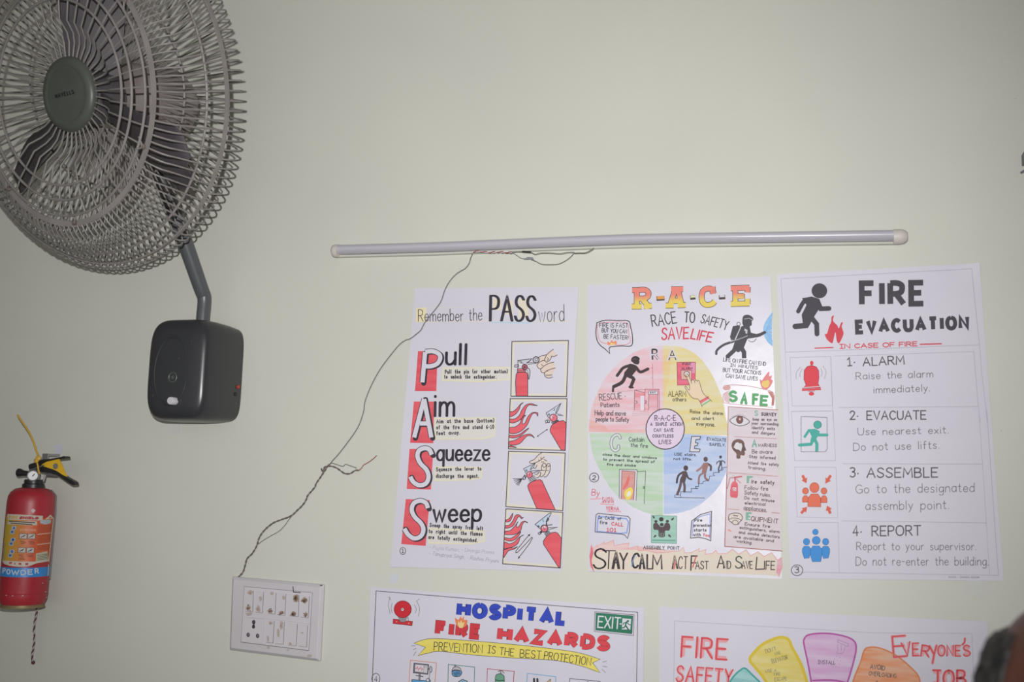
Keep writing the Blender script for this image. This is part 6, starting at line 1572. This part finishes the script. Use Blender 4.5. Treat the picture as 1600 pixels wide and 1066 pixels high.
ell(bd, pp(0.088, 0, -0.030), (FWD * 0.018, LFT * 0.016, UP * 0.030), MSKIN, 12)         # nose
ell(bd, pp(0.098, 0, -0.046), (FWD * 0.014, LFT * 0.018, UP * 0.013), MSKIN, 12)
for s in (-1, 1):
    ell(bd, pp(0.080, 0.030 * s, 0.018), (FWD * 0.014, LFT * 0.026, UP * 0.010), MSKIN, 10)   # brow
    ell(bd, pp(0.062, 0.042 * s, -0.035), (FWD * 0.024, LFT * 0.022, UP * 0.022), MSKIN, 10)  # cheek
    ell(bd, pp(-0.012, 0.080 * s, -0.018), (FWD * 0.018, LFT * 0.010, UP * 0.032), MSKIN, 10)  # ear
ell(bd, pp(0.086, 0, -0.078), (FWD * 0.010, LFT * 0.024, UP * 0.007), MSKIN, 10)         # lips
ell(bd, pp(0.083, 0, -0.090), (FWD * 0.010, LFT * 0.021, UP * 0.008), MSKIN, 10)
cap_(bd, [pp(-0.02, 0, -0.07), pp(-0.03, 0, -0.20)], [0.056, 0.062], MSKIN)
ell(bd, pp(-0.03, 0, -0.36), (FWD * 0.115, LFT * 0.165, UP * 0.17), MSKIN, 18)
ell(bd, pp(-0.03, 0, -0.55), (FWD * 0.11, LFT * 0.145, UP * 0.17), MSKIN, 18)
ell(bd, pp(-0.03, 0, -0.70), (FWD * 0.115, LFT * 0.155, UP * 0.12), MSKIN, 18)
for s in (-1, 1):
    cap_(bd, [pp(-0.03, 0.155 * s, -0.26), pp(-0.04, 0.205 * s, -0.51), pp(0.02, 0.215 * s, -0.73)], [0.052, 0.042, 0.028], MSKIN)
    w0 = pp(0.022, 0.215 * s, -0.745)
    ell(bd, w0 + UP * -0.05 + FWD * 0.006, (FWD * 0.040, LFT * 0.015, UP * 0.052), MSKIN, 12)
    for k, (f, L) in enumerate(((-0.028, 0.058), (-0.009, 0.072), (0.011, 0.076), (0.031, 0.068))):
        q0 = w0 + FWD * f + UP * -0.092; q1 = q0 + UP * -L * 0.55 + LFT * (-0.006 * s); q2 = q1 + UP * -L * 0.42 + LFT * (-0.014 * s)
        cap_(bd, [q0, q1, q2], [0.0095, 0.0088, 0.0078], MSKIN)
    t0 = w0 + FWD * 0.036 + UP * -0.03; cap_(bd, [t0, t0 + FWD * 0.022 + UP * -0.03, t0 + FWD * 0.028 + UP * -0.058], [0.012, 0.0105, 0.009], MSKIN)
    cap_(bd, [pp(-0.03, 0.085 * s, -0.74), pp(-0.02, 0.09 * s, (-0.74 + zf + 0.08) / 2), pp(-0.04, 0.09 * s, zf + 0.08)], [0.082, 0.058, 0.040], MSKIN)
    cap_(bd, [pp(-0.06, 0.09 * s, zf + 0.036), pp(0.10, 0.10 * s, zf + 0.030)], [0.034, 0.028], MSKIN)
body = bd.build('body', per, fixn=False)
rm = body.modifiers.new('one_skin', 'REMESH'); rm.mode = 'VOXEL'; rm.voxel_size = 0.006; rm.use_smooth_shade = True
sm = body.modifiers.new('soften', 'SMOOTH'); sm.iterations = 3; sm.factor = 0.5
for s in (-1, 1):
    e = MB(); ell(e, pp(0.074, 0.031 * s, 0.0), (FWD * 0.012, LFT * 0.0125, UP * 0.0075), new_mat('eye_white', 0.2, '#c8c2bc')[0], 12); ec = e.build('eye', body)
    e = MB(); ell(e, pp(0.0838, 0.031 * s, 0.0), (FWD * 0.004, LFT * 0.0058, UP * 0.0058), MBLACK, 10); e.build('iris', ec)
    e = MB(); e.tube([pp(0.090, 0.014 * s, 0.024), pp(0.092, 0.030 * s, 0.030), pp(0.078, 0.050 * s, 0.024)], [0.003, 0.0045, 0.002], MHAIR, 8); e.build('eyebrow', body)
# hair: a short crop round the sides and back that leaves the high forehead bare, bald above
hb = MB(); n_ = 64; rows = []
r3 = random.Random(3)
for i in range(30):
    el = radians(-38 + i * 2.72)                                # from the nape up to the bald crown
    row = []
    for k in range(n_ + 1):
        az0 = 91 + 30 * max(0, sin(el) - 0.5) + (0 if el > 0 else 12)        # hairline, degrees from the face
        az = radians(az0 + (360 - 2 * az0) * k / n_)
        thick = 0.004 + 0.006 * max(0, cos(el * 1.3))
        edge = min(1.0, min(k, n_ - k) / 5) * min(1, i / 3 + 0.2) * min(1, (29 - i) / 3 + 0.15)
        q = max(0.002, thick * edge) * r3.uniform(0.75, 1.25)
        d_ = FWD * (cos(el) * cos(az)) + LFT * (cos(el) * sin(az)) + UP * sin(el)
        row.append(HC_ + FWD * -0.008 + UP * 0.012 + FWD * (0.098 + q) * d_.dot(FWD) + LFT * (0.080 + q) * d_.dot(LFT) + UP * (0.108 + q) * d_.dot(UP))
    rows.append(row)
vs = [p for r in rows for p in r]; fs = []
for i in range(29):
    for k in range(n_): fs.append((i * (n_ + 1) + k, i * (n_ + 1) + k + 1, (i + 1) * (n_ + 1) + k + 1, (i + 1) * (n_ + 1) + k))
hb.add(vs, fs, MHAIR)
ho = hb.build('hair', per, angle=80); so = ho.modifiers.new('depth', 'SOLIDIFY'); so.thickness = 0.006; so.offset = -1
# clothing
cb = MB()
ell(cb, pp(-0.03, 0, -0.36), (FWD * 0.130, LFT * 0.182, UP * 0.175), MSHIRT, 18); ell(cb, pp(-0.03, 0, -0.55), (FWD * 0.128, LFT * 0.165, UP * 0.19), MSHIRT, 18); ell(cb, pp(-0.03, 0, -0.70), (FWD * 0.135, LFT * 0.175, UP * 0.11), MSHIRT, 18)
for s in (-1, 1): cap_(cb, [pp(-0.03, 0.155 * s, -0.265), pp(-0.038, 0.195 * s, -0.46)], [0.066, 0.060], MSHIRT)
so_ = cb.build('shirt', per, fixn=False); rm = so_.modifiers.new('one_cloth', 'REMESH'); rm.mode = 'VOXEL'; rm.voxel_size = 0.009; rm.use_smooth_shade = True
cb = MB(); cb.lathe([(0.070, -0.215), (0.072, -0.185), (0.067, -0.183), (0.066, -0.21)], HC_ + FWD * -0.03, UP, MSHIRT, 28, cap0=False, cap1=False); cb.build('collar', so_)
cb = MB()
ell(cb, pp(-0.03, 0, -0.745), (FWD * 0.128, LFT * 0.168, UP * 0.09), MTROU, 16)
for s in (-1, 1): cap_(cb, [pp(-0.03, 0.085 * s, -0.76), pp(-0.02, 0.09 * s, (-0.74 + zf + 0.08) / 2), pp(-0.04, 0.09 * s, zf + 0.085)], [0.098, 0.080, 0.066], MTROU)
tr_ = cb.build('trousers', per, fixn=False); rm = tr_.modifiers.new('one_cloth', 'REMESH'); rm.mode = 'VOXEL'; rm.voxel_size = 0.010; rm.use_smooth_shade = True
for s in (-1, 1):
    cb = MB(); cap_(cb, [pp(-0.07, 0.09 * s, zf + 0.050), pp(0.11, 0.10 * s, zf + 0.044)], [0.048, 0.042], MBLACK); sh_ = cb.build('shoe', per, fixn=False)
    rm = sh_.modifiers.new('one_shoe', 'REMESH'); rm.mode = 'VOXEL'; rm.voxel_size = 0.008; rm.use_smooth_shade = True
